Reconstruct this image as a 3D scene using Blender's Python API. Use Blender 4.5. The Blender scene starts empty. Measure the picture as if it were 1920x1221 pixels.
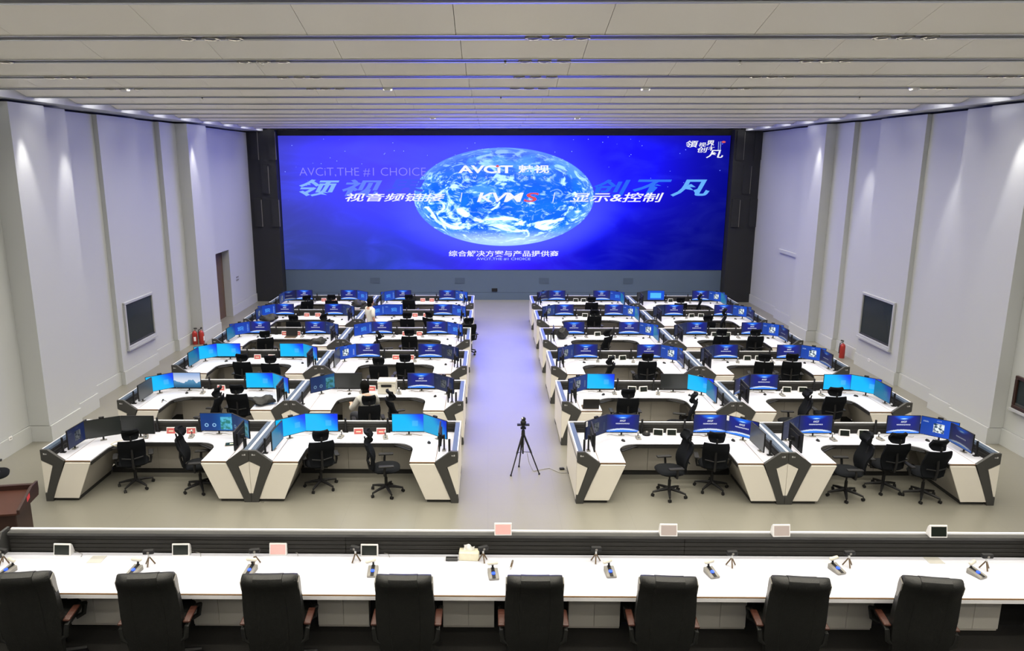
import bpy, bmesh, math, random
from mathutils import Vector, Matrix
random.seed(7)
PI = math.pi
C = bpy.context.scene.collection
S = bpy.context.scene
R = math.radians

# ------------------------------------------------------------------ camera, world, light, exposure
F, PITCH, YAW, CH, CX, CY = 1401.0, 0.2172, -0.0104, 5.8219, 901.0, 610.5
cam = bpy.data.cameras.new('camera'); camo = bpy.data.objects.new('camera', cam); C.objects.link(camo)
cam.sensor_fit = 'HORIZONTAL'; cam.sensor_width = 36.0; cam.lens = F * 36 / 1920
cam.shift_x = (960 - CX) / 1920; cam.clip_end = 200
camo.location = (0, 0, CH); camo.rotation_euler = (PI / 2 - PITCH, 0, -YAW)
S.camera = camo
S.view_settings.view_transform = 'Standard'; S.view_settings.look = 'None'
S.view_settings.gamma = 1; S.view_settings.use_curve_mapping = False
S.view_settings.exposure = 0.0
S.cycles.use_denoising = True; S.cycles.max_bounces = 6; S.cycles.diffuse_bounces = 4
S.cycles.use_adaptive_sampling = True; S.cycles.adaptive_threshold = .03
S.cycles.glossy_bounces = 3; S.cycles.sample_clamp_indirect = 4; S.cycles.caustics_reflective = False
w = bpy.data.worlds.new('world'); S.world = w; w.use_nodes = True
w.node_tree.nodes['Background'].inputs[0].default_value = (.5, .55, .6, 1)
w.node_tree.nodes['Background'].inputs[1].default_value = 0.02

TRACK_Y0, PITCH_Y, TRACK_W, LOWZ = 7.96, 1.83, .20, 7.05
XL, XR, YB, YN = -9.75, 10.95, 31.5, -5.0          # side walls, far wall, near wall
BXL, BXR = -9.10, 10.30                            # ceiling boards end at these x
ROW_POWER = 295
LED_BLUE = 10.0                                     # extra blue drive of the video wall
for k in range(-7, 13):                            # one row of recessed downlights in every ceiling track
    L = bpy.data.lights.new('ceiling_track_light', 'AREA'); L.shape = 'RECTANGLE'
    L.size = 18.6; L.size_y = .12; L.energy = ROW_POWER * (1 if k >= 0 else .78); L.color = (1.0, .94, .81); L.spread = R(128 if k >= 0 else 150)
    o = bpy.data.objects.new('ceiling_track_light', L); C.objects.link(o)
    o.location = ((BXL + BXR) / 2, TRACK_Y0 + k * PITCH_Y + .10, LOWZ - .02)
def wall_washer(x, y, z, tx, ty, tz, e, ang, col=(1, .96, .90)):
    L = bpy.data.lights.new('wall_washer', 'SPOT'); L.energy = e; L.spot_size = R(ang); L.spot_blend = .7
    L.shadow_soft_size = .04; L.color = col
    o = bpy.data.objects.new('wall_washer', L); C.objects.link(o); o.location = (x, y, z)
    d = Vector((tx - x, ty - y, tz - z)); o.rotation_euler = d.to_track_quat('-Z', 'Y').to_euler()
WASH = [(-9.0, 15.12, -9.27), (-9.05, 16.9, -9.45), (-9.05, 23.98, -9.32), (10.25, 15.2, 10.5), (10.3, 17.6, 10.8), (10.24, 24.4, 10.49), (10.35, 21.9, 10.93)]
for x, y, tx in WASH:
    wall_washer(x, y, 6.9, tx, y, 2.6, 300, 34)

for k in range(0, 13):                             # unseen fill lamps added above the tracks to brighten the bulkheads at both ends
    for x, d in ((BXL + .45, 1), (BXR - .45, -1)):
        L = bpy.data.lights.new('bulkhead_fill', 'AREA'); L.shape = 'RECTANGLE'; L.size = .5; L.size_y = .12; L.energy = 4.5; L.color = (1, .98, .95)
        o = bpy.data.objects.new('bulkhead_fill', L); C.objects.link(o); o.location = (x, TRACK_Y0 + k * PITCH_Y + .55, LOWZ + .20); o.rotation_euler = (0, R(90) * d, 0)

# ------------------------------------------------------------------ pixel to place
def ray(px, py):
    u = (px - CX) / F; v = (py - CY) / F
    y = math.cos(PITCH) - v * math.sin(PITCH); z = -math.sin(PITCH) - v * math.cos(PITCH)
    c, s = math.cos(YAW), math.sin(YAW)
    return Vector((c * u + s * y, -s * u + c * y, z))
def G(px, py, z=0.0):
    r = ray(px, py); t = (z - CH) / r.z
    return Vector((r.x * t, r.y * t, z))

# ------------------------------------------------------------------ mesh helpers
class MB:
    def __init__(s): s.v = []; s.f = []
    def add(s, v, f):
        n = len(s.v); s.v += [tuple(p) for p in v]; s.f += [tuple(i + n for i in q) for q in f]; return s
    def box(s, x0, x1, y0, y1, z0, z1):
        v = [(x, y, z) for z in (z0, z1) for y in (y0, y1) for x in (x0, x1)]
        return s.add(v, [(0, 2, 3, 1), (4, 5, 7, 6), (0, 1, 5, 4), (2, 6, 7, 3), (0, 4, 6, 2), (1, 3, 7, 5)])
    def prism(s, pts, a, b, ax='y'):
        m = {'y': lambda p, t: (p[0], t, p[1]), 'z': lambda p, t: (p[0], p[1], t), 'x': lambda p, t: (t, p[0], p[1])}[ax]
        n = len(pts); v = [m(p, a) for p in pts] + [m(p, b) for p in pts]
        f = [tuple(range(n)), tuple(range(2 * n - 1, n - 1, -1))] + [(i, (i + 1) % n, n + (i + 1) % n, n + i) for i in range(n)]
        return s.add(v, f)
    def cyl(s, p0, p1, r0, r1=None, n=10):
        r1 = r0 if r1 is None else r1
        p0, p1 = Vector(p0), Vector(p1); d = (p1 - p0).normalized()
        a = d.orthogonal().normalized(); b = d.cross(a)
        v = []
        for p, r in ((p0, r0), (p1, r1)):
            v += [p + (a * math.cos(2 * PI * i / n) + b * math.sin(2 * PI * i / n)) * r for i in range(n)]
        f = [(i, (i + 1) % n, n + (i + 1) % n, n + i) for i in range(n)] + [tuple(range(n - 1, -1, -1)), tuple(range(n, 2 * n))]
        return s.add(v, f)
    def tube(s, pts, r, n=6):
        pts = [Vector(p) for p in pts]; v = []; f = []
        rr = r if isinstance(r, (list, tuple)) else [r] * len(pts)
        up = None
        for i, p in enumerate(pts):
            d = (pts[min(i + 1, len(pts) - 1)] - pts[max(i - 1, 0)]).normalized()
            a = d.orthogonal().normalized() if up is None else (up - d * up.dot(d)).normalized()
            up = a; b = d.cross(a)
            v += [p + (a * math.cos(2 * PI * j / n) + b * math.sin(2 * PI * j / n)) * rr[i] for j in range(n)]
        for i in range(len(pts) - 1):
            f += [(i * n + j, i * n + (j + 1) % n, (i + 1) * n + (j + 1) % n, (i + 1) * n + j) for j in range(n)]
        f += [tuple(range(n - 1, -1, -1)), tuple(range((len(pts) - 1) * n, len(pts) * n))]
        return s.add(v, f)
    def ball(s, c, rx, ry, rz, nu=10, nv=7):
        v = [(c[0], c[1], c[2] + rz)]
        for i in range(1, nv):
            t = PI * i / nv
            v += [(c[0] + rx * math.sin(t) * math.cos(2 * PI * j / nu), c[1] + ry * math.sin(t) * math.sin(2 * PI * j / nu), c[2] + rz * math.cos(t)) for j in range(nu)]
        v.append((c[0], c[1], c[2] - rz)); f = []
        for j in range(nu):
            f.append((0, 1 + j, 1 + (j + 1) % nu)); k = 1 + (nv - 2) * nu
            f.append((k + j, len(v) - 1, k + (j + 1) % nu))
            for i in range(nv - 2):
                a = 1 + i * nu
                f.append((a + j, a + nu + j, a + nu + (j + 1) % nu, a + (j + 1) % nu))
        return s.add(v, f)
    def lathe(s, prof, n=14, c=(0, 0, 0)):
        v = [(c[0] + r * math.cos(2 * PI * j / n), c[1] + r * math.sin(2 * PI * j / n), c[2] + z) for r, z in prof for j in range(n)]
        f = [(i * n + j, i * n + (j + 1) % n, (i + 1) * n + (j + 1) % n, (i + 1) * n + j) for i in range(len(prof) - 1) for j in range(n)]
        f += [tuple(range(n - 1, -1, -1)), tuple(range((len(prof) - 1) * n, len(prof) * n))]
        return s.add(v, f)
    def grid(s, rows):                                 # rows of points, closed as a sheet
        m = len(rows[0]); v = [p for r_ in rows for p in r_]
        f = [(i * m + j, i * m + j + 1, (i + 1) * m + j + 1, (i + 1) * m + j) for i in range(len(rows) - 1) for j in range(m - 1)]
        return s.add(v, f)
    def xf(s, mat): s.v = [tuple(mat @ Vector(p)) for p in s.v]; return s
    def mesh(s, name, mat=None, smooth=False, bevel=0, seg=1, uv=None):
        me = bpy.data.meshes.new(name); me.from_pydata(s.v, [], s.f)
        bm = bmesh.new(); bm.from_mesh(me)
        if uv is None: bmesh.ops.recalc_face_normals(bm, faces=bm.faces)
        if bevel:
            es = [e for e in bm.edges if len(e.link_faces) == 2 and e.calc_face_angle(0) > .6]
            bmesh.ops.bevel(bm, geom=es, offset=bevel, segments=seg, profile=.5, affect='EDGES', clamp_overlap=True)
        bm.to_mesh(me); bm.free()
        if smooth:
            for p in me.polygons: p.use_smooth = True
            me.set_sharp_from_angle(angle=R(42))
        if uv is not None:
            l = me.uv_layers.new(name='UVMap')
            for i, q in enumerate(uv): l.data[i].uv = q
        if mat: me.materials.append(mat)
        return me
def obj(name, me, parent=None, loc=(0, 0, 0), rz=0, rot=None):
    o = bpy.data.objects.new(name, me); C.objects.link(o)
    o.location = loc; o.rotation_euler = rot if rot else (0, 0, rz)
    if parent: o.parent = parent
    return o
def tag(o, label, cat=None, group=None, kind=None):
    o['label'] = label
    if cat: o['category'] = cat
    if group: o['group'] = group
    if kind: o['kind'] = kind
    return o
def thing(name, label, cat, loc=(0, 0, 0), rz=0, group=None):
    return tag(obj(name, None, None, loc, rz), label, cat, group)
def struct(name, me, label=None, parent=None, loc=(0, 0, 0)):
    o = obj(name, me, parent, loc)
    if parent is None: o['kind'] = 'structure'
    if label: o['label'] = label
    return o
def build(parts, root):
    """parts: (name, mesh, loc, rz, subparts, label) -> children that share mesh data"""
    for p in parts:
        n, me, loc, rz = p[:4]
        o = obj(n, me, root, loc, rz)
        if len(p) > 5 and p[5]: o['label'] = p[5]
        for q in (p[4] if len(p) > 4 and p[4] else []):
            obj(q[0], q[1], o, q[2], q[3])

# ------------------------------------------------------------------ materials
def lin(c): c = c / 255; return c / 12.92 if c <= .04045 else ((c + .055) / 1.055) ** 2.4
def rgb(r, g, b): return (lin(r), lin(g), lin(b), 1)
class NT:
    def __init__(s, name):
        s.m = bpy.data.materials.new(name); s.m.use_nodes = True; s.t = s.m.node_tree
        s.b = s.t.nodes['Principled BSDF']; s.out = s.t.nodes['Material Output']
    def n(s, ty, **k):
        x = s.t.nodes.new(ty)
        for a, b in k.items(): setattr(x, a, b)
        return x
    def put(s, sock, v):
        if isinstance(v, bpy.types.NodeSocket): s.t.links.new(v, sock)
        elif v is not None: sock.default_value = v
    def ma(s, op, a, b=None, c=None, clamp=False):
        x = s.n('ShaderNodeMath', operation=op); x.use_clamp = clamp
        s.put(x.inputs[0], a); s.put(x.inputs[1], b); s.put(x.inputs[2], c); return x.outputs[0]
    def mix(s, f, a, b, bt='MIX'):
        x = s.n('ShaderNodeMix', data_type='RGBA', blend_type=bt)
        s.put(x.inputs[0], f); s.put(x.inputs[6], a); s.put(x.inputs[7], b); return x.outputs[2]
    def uv(s):
        x = s.n('ShaderNodeSeparateXYZ'); s.put(x.inputs[0], s.n('ShaderNodeTexCoord').outputs['UV']); return x.outputs[0], x.outputs[1]
    def ss(s, v, a, b):                                # smooth step from a to b
        x = s.n('ShaderNodeMapRange', interpolation_type='SMOOTHSTEP')
        s.put(x.inputs[0], v); x.inputs[1].default_value = a; x.inputs[2].default_value = b
        return x.outputs[0]
    def rect(s, u, v, u0, u1, v0, v1, e=.004):
        a = s.ma('MULTIPLY', s.ss(u, u0 - e, u0 + e), s.ss(u, u1 + e, u1 - e))
        b = s.ma('MULTIPLY', s.ss(v, v0 - e, v0 + e), s.ss(v, v1 + e, v1 - e))
        return s.ma('MULTIPLY', a, b)
    def vec(s, x, y, z=0.0):
        c = s.n('ShaderNodeCombineXYZ'); s.put(c.inputs[0], x); s.put(c.inputs[1], y); s.put(c.inputs[2], z); return c.outputs[0]
    def noise(s, co, sc, det=4, dist=0.0, rough=.5):
        x = s.n('ShaderNodeTexNoise'); s.put(x.inputs['Vector'], co)
        x.inputs['Scale'].default_value = sc; x.inputs['Detail'].default_value = det
        x.inputs['Distortion'].default_value = dist; x.inputs['Roughness'].default_value = rough
        return x.outputs[0]
def mat(name, col, rough=.5, metal=0, var=.06, scale=6, bump=0, spec=.5, coord='Object', emit=None, es=0, bscale=None):
    n = NT(name); b = n.b
    b.inputs['Roughness'].default_value = rough; b.inputs['Metallic'].default_value = metal
    b.inputs['Specular IOR Level'].default_value = spec
    co = n.n('ShaderNodeTexCoord').outputs[coord]
    f = n.noise(co, scale, 3)
    lo = tuple(max(0, c * (1 - var)) for c in col[:3]) + (1,); hi = tuple(min(1, c * (1 + var)) for c in col[:3]) + (1,)
    n.put(b.inputs['Base Color'], n.mix(f, lo, hi))
    if bump:
        h = n.noise(co, bscale or scale * 10, 2)
        bp = n.n('ShaderNodeBump'); bp.inputs['Strength'].default_value = bump; bp.inputs['Distance'].default_value = .01
        n.put(bp.inputs['Height'], h); n.put(b.inputs['Normal'], bp.outputs[0])
    if emit:
        b.inputs['Emission Color'].default_value = emit; b.inputs['Emission Strength'].default_value = es
    return n.m
M = {}
M['white'] = mat('white_laminate', (.67, .68, .76), .32, var=.015, scale=3)
M['panel'] = mat('pale_panel', (.70, .665, .60), .45, var=.02, scale=3)
M['cabinet'] = mat('pale_cabinet', (.84, .81, .74), .45, var=.02, scale=3)
M['modesty'] = mat('shaded_inner_panel', (.33, .31, .275), .5, var=.02, scale=3)  # pale panel darkened: shade under the worktop is put into the colour
M['frame'] = mat('charcoal_frame', (.040, .040, .038), .5, var=.1)
M['slat'] = mat('charcoal_slat', (.026, .025, .023), .6, var=.12, spec=.15)
M['edge'] = mat('brown_edging', (.16, .085, .03), .5, var=.15, scale=12)
M['kick'] = mat('black_plinth', (.018, .018, .017), .6)
M['alu'] = mat('pale_aluminium', (.80, .80, .83), .3, metal=.0, var=.02)
M['bluegrey'] = mat('blue_grey_rail', (.06, .09, .14), .45, var=.05)
M['black'] = mat('black_plastic', (.010, .010, .011), .55, var=.15, spec=.3)
M['mesh'] = mat('black_mesh_fabric', (.006, .007, .009), .9, var=.25, scale=60, bump=.2, spec=.12)
M['leather'] = mat('black_leather', (.010, .0105, .0095), .46, var=.2, scale=9, bump=.25, bscale=120)
M['wood'] = mat('red_brown_wood', (.055, .018, .011), .4, var=.3, scale=5)
M['walnut'] = mat('dark_walnut', (.030, .011, .008), .45, var=.25, scale=4)
M['greyplastic'] = mat('grey_plastic', (.22, .21, .19), .45)
M['whiteplastic'] = mat('white_plastic', (.78, .77, .76), .35, var=.02)
M['printer'] = mat('ivory_plastic', (.62, .59, .50), .45, var=.03)
M['cream'] = mat('cream_card', (.70, .66, .50), .6, var=.12, scale=25)
M['paper'] = mat('white_paper', (.85, .85, .85), .8, var=.02)
M['pinkcard'] = mat('red_print_card', rgb(188, 88, 86), .5, var=.1)
M['pinkscreen'] = mat('pale_pink_panel', rgb(226, 176, 172), .4, var=.06)
M['greyscreen'] = mat('grey_pink_panel', rgb(172, 160, 156), .4, var=.06)
M['darkscreen'] = mat('dark_small_screen', (.012, .016, .012), .22, var=.2)
M['cablelid'] = mat('pale_grey_lid', (.50, .49, .46), .5)
M['steel'] = mat('steel', (.55, .55, .53), .3, metal=.8, var=.04)
M['bronze'] = mat('bronze_metal', (.13, .085, .045), .4, metal=.4)
M['bluelamp'] = mat('blue_button', (.01, .05, .6), .3, emit=(.02, .12, 1, 1), es=.9)
M['red'] = mat('extinguisher_red', rgb(160, 44, 38), .35, var=.08)
M['redsticker'] = mat('red_sticker', rgb(200, 60, 66), .5, var=.2, scale=30)
M['skin'] = mat('skin', rgb(196, 150, 125), .55, var=.05)
M['hair'] = mat('black_hair', (.004, .0035, .003), .8, var=.3, scale=40, spec=.08)
M['shirt'] = mat('white_cotton', (.74, .72, .66), .85, var=.04, scale=20)
M['greyshirt'] = mat('pale_grey_cotton', (.40, .395, .37), .85, var=.06, scale=20)
M['trousers'] = mat('dark_trousers', (.02, .022, .03), .8)
M['wall'] = mat('white_wall_paint', (.485, .50, .50), .55, var=.02, scale=.6, bump=.05, bscale=30)
M['lip'] = mat('glossy_track_lip', (.62, .64, .66), .24, var=.02)
M['ceil'] = mat('cream_ceiling_board', (.93, .89, .83), .30, var=.02, scale=.5)
M['soffit'] = mat('dark_track', (.030, .027, .024), .5)
M['darkwall'] = mat('dark_acoustic_panel', (.016, .017, .020), .7, var=.15, scale=2)
M['greywall'] = mat('grey_dado_wall', (.085, .125, .19), .6, var=.04, scale=1)
M['greywall2'] = mat('darker_grey_plate', (.06, .09, .14), .6, var=.04)
M['carpet'] = mat('dark_carpet', (.020, .019, .017), .95, var=.35, scale=40, bump=.4)
M['glass'] = mat('dark_window_glass', (.018, .026, .030), .22, spec=.25, var=.1, scale=1)
M['winframe'] = mat('grey_window_frame', (.42, .43, .45), .4)
M['doorwood'] = mat('brown_door', (.11, .065, .04), .45, var=.2, scale=3)
M['badge'] = mat('pale_badge', (.5, .5, .5), .4)
M['bag'] = mat('black_nylon', (.012, .012, .012), .7, var=.3, scale=14, bump=.5, bscale=30)
M['cable'] = mat('grey_cable', (.30, .29, .27), .6)
# floor with faint square joints and a soft sheen
n = NT('polished_floor'); co = n.n('ShaderNodeTexCoord').outputs['Object']
sx = n.n('ShaderNodeSeparateXYZ'); n.put(sx.inputs[0], co)
def joint(a): f = n.ma('FRACT', n.ma('MULTIPLY', a, 1 / 1.2)); return n.ma('LESS_THAN', f, .006)
j = n.ma('MAXIMUM', joint(sx.outputs[0]), joint(sx.outputs[1]))
base = n.mix(n.noise(co, .5, 4), (.178, .171, .143, 1), (.206, .198, .166, 1))
base = n.mix(n.ma('MULTIPLY', n.noise(co, 40, 2), .35), base, (.175, .167, .14, 1))
n.put(n.b.inputs['Base Color'], n.mix(n.ma('MULTIPLY', j, .35), base, (.13, .125, .11, 1)))
n.put(n.b.inputs['Roughness'], n.ma('MULTIPLY_ADD', n.noise(co, 1.2, 3), .10, .25))
n.b.inputs['Specular IOR Level'].default_value = .5
M['floor'] = n.m

def emissive(n, col, strength, rough=.3):
    n.b.inputs['Base Color'].default_value = (.012, .013, .016, 1); n.b.inputs['Roughness'].default_value = rough
    n.b.inputs['Specular IOR Level'].default_value = .15
    n.put(n.b.inputs['Emission Color'], col); n.b.inputs['Emission Strength'].default_value = strength
    return n.m
def scr_cyan(name, s):
    n = NT(name); u, v = n.uv()
    t = n.ss(n.ma('ADD', u, n.ma('MULTIPLY', n.ma('SUBTRACT', v, .5), .55)), .45, 1.15)
    c = n.mix(t, rgb(0, 190, 255), rgb(10, 60, 250))
    c = n.mix(n.ma('MULTIPLY', n.rect(u, v, .62, .80, .30, .62, .01), .45), c, rgb(90, 200, 255))
    return emissive(n, c, s)
def scr_logo(name, s):
    n = NT(name); u, v = n.uv(); du = n.ma('ABSOLUTE', n.ma('SUBTRACT', u, .5))
    c = n.mix(n.ss(v, 0, 1), rgb(4, 22, 120), rgb(6, 16, 150))
    c = n.mix(n.ma('MULTIPLY', n.ss(du, .5, .28), .7), rgb(22, 34, 92), c)
    # fan of light from the top edge
    lim = n.ma('MULTIPLY_ADD', n.ma('MULTIPLY', du, du), 1.9, .74)
    fan = n.ma('MULTIPLY', n.ss(n.ma('SUBTRACT', v, lim), -.05, .16), n.ss(du, .40, .05))
    c = n.mix(fan, c, rgb(20, 110, 255))
    d = n.ma('SQRT', n.ma('ADD', n.ma('POWER', n.ma('MULTIPLY', du, 1.0), 2.0), n.ma('POWER', n.ma('MULTIPLY', n.ma('SUBTRACT', v, .83), 2.6), 2.0)))
    c = n.mix(n.ss(d, .15, .0), c, rgb(190, 240, 255))
    # glowing horizon
    hz = n.ma('MULTIPLY_ADD', n.ma('MULTIPLY', du, du), -.45, .19)
    rag = n.ma('MULTIPLY_ADD', n.noise(n.vec(n.ma('MULTIPLY', u, 26.0), 0.0), 1.0, 3), .07, -.03)
    hz = n.ma('ADD', hz, rag)
    below = n.ss(n.ma('SUBTRACT', hz, v), -.02, .015)
    c = n.mix(below, c, rgb(40, 130, 255))
    c = n.mix(n.ma('MULTIPLY', n.ss(n.ma('ABSOLUTE', n.ma('SUBTRACT', n.ma('SUBTRACT', hz, .03), v)), .07, .0), n.ss(du, .52, .25)), c, rgb(240, 250, 255))
    # a line of small print
    ch = n.ma('LESS_THAN', n.ma('FRACT', n.ma('MULTIPLY', u, 25.0)), .74)
    nb = n.ma('GREATER_THAN', n.noise(n.vec(n.ma('MULTIPLY', u, 90.0), n.ma('MULTIPLY', v, 60.0)), 1.0, 1), .44)
    c = n.mix(n.ma('MULTIPLY', n.ma('MULTIPLY', n.rect(u, v, .29, .71, .455, .52), ch), nb), c, rgb(235, 240, 255))
    return emissive(n, c, s)
def scr_app(name, s, dull=0.0):
    n = NT(name); u, v = n.uv()
    c = n.mix(n.ss(u, 0, 1), rgb(8, 62, 160), rgb(12, 78, 205))
    pic = n.mix(n.ss(n.noise(n.vec(n.ma('MULTIPLY', u, 9.0), n.ma('MULTIPLY', v, 6.0)), 1.0, 3), .42, .60), rgb(236, 246, 250), rgb(18, 60, 92))
    c = n.mix(n.rect(u, v, .34, .63, .22, .74), c, pic)
    tx = n.ma('GREATER_THAN', n.noise(n.vec(n.ma('MULTIPLY', u, 70.0), n.ma('MULTIPLY', v, 45.0)), 1.0, 1), .52)
    a = n.ma('ADD', n.rect(u, v, .84, .91, .18, .62), n.ma('ADD', n.rect(u, v, .06, .20, .72, .80), n.rect(u, v, .42, .54, .86, .91)))
    c = n.mix(n.ma('MULTIPLY', a, n.ma('MULTIPLY', tx, .8)), c, rgb(200, 225, 250))
    if dull: c = n.mix(dull, c, rgb(40, 52, 74))
    return emissive(n, c, s)
def scr_panelapp(name, s):
    n = NT(name); u, v = n.uv()
    c = n.mix(n.ss(v, 0, 1), rgb(10, 70, 190), rgb(8, 58, 170))
    a = n.rect(u, v, .38, .68, .30, .66); g = n.ma('GREATER_THAN', n.noise(n.vec(n.ma('MULTIPLY', u, 22.0), n.ma('MULTIPLY', v, 16.0)), 1.0, 1), .48)
    c = n.mix(n.ma('MULTIPLY', a, n.ma('MULTIPLY', g, .8)), c, rgb(80, 170, 255))
    tx = n.ma('GREATER_THAN', n.noise(n.vec(n.ma('MULTIPLY', u, 70.0), n.ma('MULTIPLY', v, 45.0)), 1.0, 1), .52)
    b = n.ma('ADD', n.rect(u, v, .86, .93, .15, .80), n.rect(u, v, .06, .2, .70, .80))
    c = n.mix(n.ma('MULTIPLY', b, n.ma('MULTIPLY', tx, .7)), c, rgb(150, 200, 255))
    return emissive(n, c, s)
def scr_dash(name, s):
    n = NT(name); u, v = n.uv(); c = n.mix(n.ss(u, .3, 1), rgb(8, 58, 130), rgb(16, 110, 190))
    for cu in (.18, .42):
        d = n.ma('SQRT', n.ma('ADD', n.ma('POWER', n.ma('SUBTRACT', u, cu), 2.0), n.ma('POWER', n.ma('MULTIPLY', n.ma('SUBTRACT', v, .32), .58), 2.0)))
        c = n.mix(n.ma('MULTIPLY', n.ss(d, .07, .055), n.ss(d, .028, .04)), c, rgb(150, 200, 240))
    g = n.mix(n.ss(n.noise(n.vec(n.ma('MULTIPLY', u, 8.0), n.ma('MULTIPLY', v, 5.0)), 1.0, 4), .4, .6), rgb(90, 190, 225), rgb(40, 130, 120))
    c = n.mix(n.rect(u, v, .62, .98, .06, .80), c, g)
    return emissive(n, c, s)
def scr_mountain(name, s):
    n = NT(name); u, v = n.uv()
    sky = n.mix(n.ss(v, .4, 1), rgb(225, 232, 246), rgb(150, 180, 228))
    h = n.ma('MULTIPLY_ADD', n.noise(n.vec(n.ma('MULTIPLY', u, 3.2), 1.7), 1.0, 4), .9, -.02)
    c = n.mix(n.ss(n.ma('SUBTRACT', h, v), -.01, .02), sky, n.mix(n.ss(v, 0, .5), rgb(20, 90, 130), rgb(90, 150, 190)))
    return emissive(n, c, s)
def scr_chart(name, s):
    n = NT(name); u, v = n.uv()
    g = n.ma('MAXIMUM', n.ma('LESS_THAN', n.ma('FRACT', n.ma('MULTIPLY', u, 18.0)), .2), n.ma('LESS_THAN', n.ma('FRACT', n.ma('MULTIPLY', v, 12.0)), .2))
    c = n.mix(n.rect(u, v, .17, .82, .18, .76), rgb(8, 80, 215), n.mix(g, rgb(40, 175, 255), rgb(120, 215, 255)))
    return emissive(n, c, s)
def scr_off(name, col, s=0.0):
    n = NT(name); u, v = n.uv(); f = n.ss(n.ma('ADD', u, n.ma('MULTIPLY', v, .5)), .2, 1.4)
    n.put(n.b.inputs['Base Color'], n.mix(f, tuple(c * .75 for c in col) + (1,), tuple(col) + (1,))); n.b.inputs['Roughness'].default_value = .28
    return n.m
SCR = dict(cyan=scr_cyan('cyan_desktop', 1.0), cyand=scr_cyan('cyan_desktop_dim', .72), cyans=scr_cyan('cyan_desktop_faint', .30),
           logo=scr_logo('logo_wallpaper', 1.0), logod=scr_logo('logo_wallpaper_dim', .32),
           app=scr_app('blue_software', 1.0), appd=scr_app('blue_software_dim', .42, .25), apps=scr_app('blue_software_faint', .20, .5),
           papp=scr_panelapp('blue_panel_software', 1.0), dash=scr_dash('dashboard', .9), dashd=scr_dash('dashboard_dim', .45),
           mount=scr_mountain('mountain_wallpaper', .95), chart=scr_chart('chart_page', 1.0),
           off=scr_off('switched_off_screen', (.020, .024, .024)), offg=scr_off('switched_off_grey_screen', (.055, .062, .064)))
SCR_WORDS = dict(cyan='bright cyan', cyand='cyan', cyans='faintly blue', logo='deep-blue wallpaper', logod='dim deep-blue wallpaper', app='blue software',
                 appd='dim blue software', apps='faint blue software', papp='blue panel software', dash='dashboard', dashd='dim dashboard',
                 mount='mountain wallpaper', chart='bright chart', off='switched-off black', offg='switched-off grey')

# ------------------------------------------------------------------ the room
fl = struct('floor', MB().box(XL - .6, XR + .5, 7.62, YB + .3, -.2, 0).mesh('floor', M['floor']), 'polished pale beige floor of the hall')
pf = struct('floor_platform', MB().box(XL - .6, XR + .5, YN, 7.60, -.2, .95).mesh('platform', M['carpet']), 'raised platform with dark carpet behind the long desk')
gl = struct('floor_gallery', MB().box(XL - .6, XR + .5, YN, 1.4, 4.0, 4.2).mesh('gallery', M['paper']), 'unseen gallery floor under the camera, pale to bounce light upward')  # unseen upper tier, added pale to bounce light onto the near ceiling
# side walls: stepped plan, every bay a panel of its own
LP = [(YN, 14.85, -9.68), (14.85, 16.05, -9.25), (16.05, 17.15, -9.42), (17.15, 18.95, -9.75), (18.95, 21.0, -9.64), (21.0, 22.55, -9.80),
      (22.55, 23.7, -9.66), (23.7, 25.3, -9.30), (25.3, 26.4, -9.74), (27.95, YB, -9.80)]
RP = [(YN, 14.93, 10.78), (14.93, 16.3, 10.50), (16.3, 17.3, 10.62), (17.3, 19.1, 10.87), (19.1, 21.3, 10.76), (21.3, 22.9, 10.94),
      (22.9, 24.07, 10.80), (24.07, 25.5, 10.49), (25.5, 27.9, 10.86), (27.9, YB, 11.0)]
wl = struct('wall_left', MB().box(-10.6, -10.5, YN, YB, 0, 7.6).mesh('wl', M['wall']), 'white stepped wall with shallow pilasters')
wr = struct('wall_right', MB().box(11.5, 11.6, YN, YB, 0, 7.6).mesh('wr', M['wall']), 'white stepped wall with shallow pilasters')
bl = struct('baseboard_left', None); bl['label'] = 'low white plinth along the wall with the door'
br = struct('baseboard_right', None); br['label'] = 'low white plinth along the wall without a door'
for a, b, x in LP:
    obj('wall_panel', MB().box(-10.49, x, a, b - .004, .36, 6.935).mesh('wall_panel', M['wall']), wl)
    obj('plinth', MB().box(-10.49, x + .03, a, b - .004, 0, .35).mesh('plinth', M['wall']), bl)
obj('wall_panel', MB().box(-10.49, -9.74, 26.4, 27.946, 2.56, 6.935).mesh('wall_panel', M['wall']), wl)
for a, b, x in RP:
    obj('wall_panel', MB().box(x, 11.49, a, b - .004, .36, 6.935).mesh('wall_panel', M['wall']), wr)
    obj('plinth', MB().box(x - .03, 11.49, a, b - .004, 0, .35).mesh('plinth', M['wall']), br)
# thin shelf-like trim on the far bay of the right wall
obj('ledge', MB().box(10.80, 10.90, 25.9, 27.9, 2.50, 2.62).mesh('ledge', M['wall']), wr)
wn = struct('wall_near', MB().box(-10.6, 11.6, YN - .2, YN, 0, 7.6).mesh('wn', M['wall']), 'plain wall at the near end of the hall')
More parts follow.
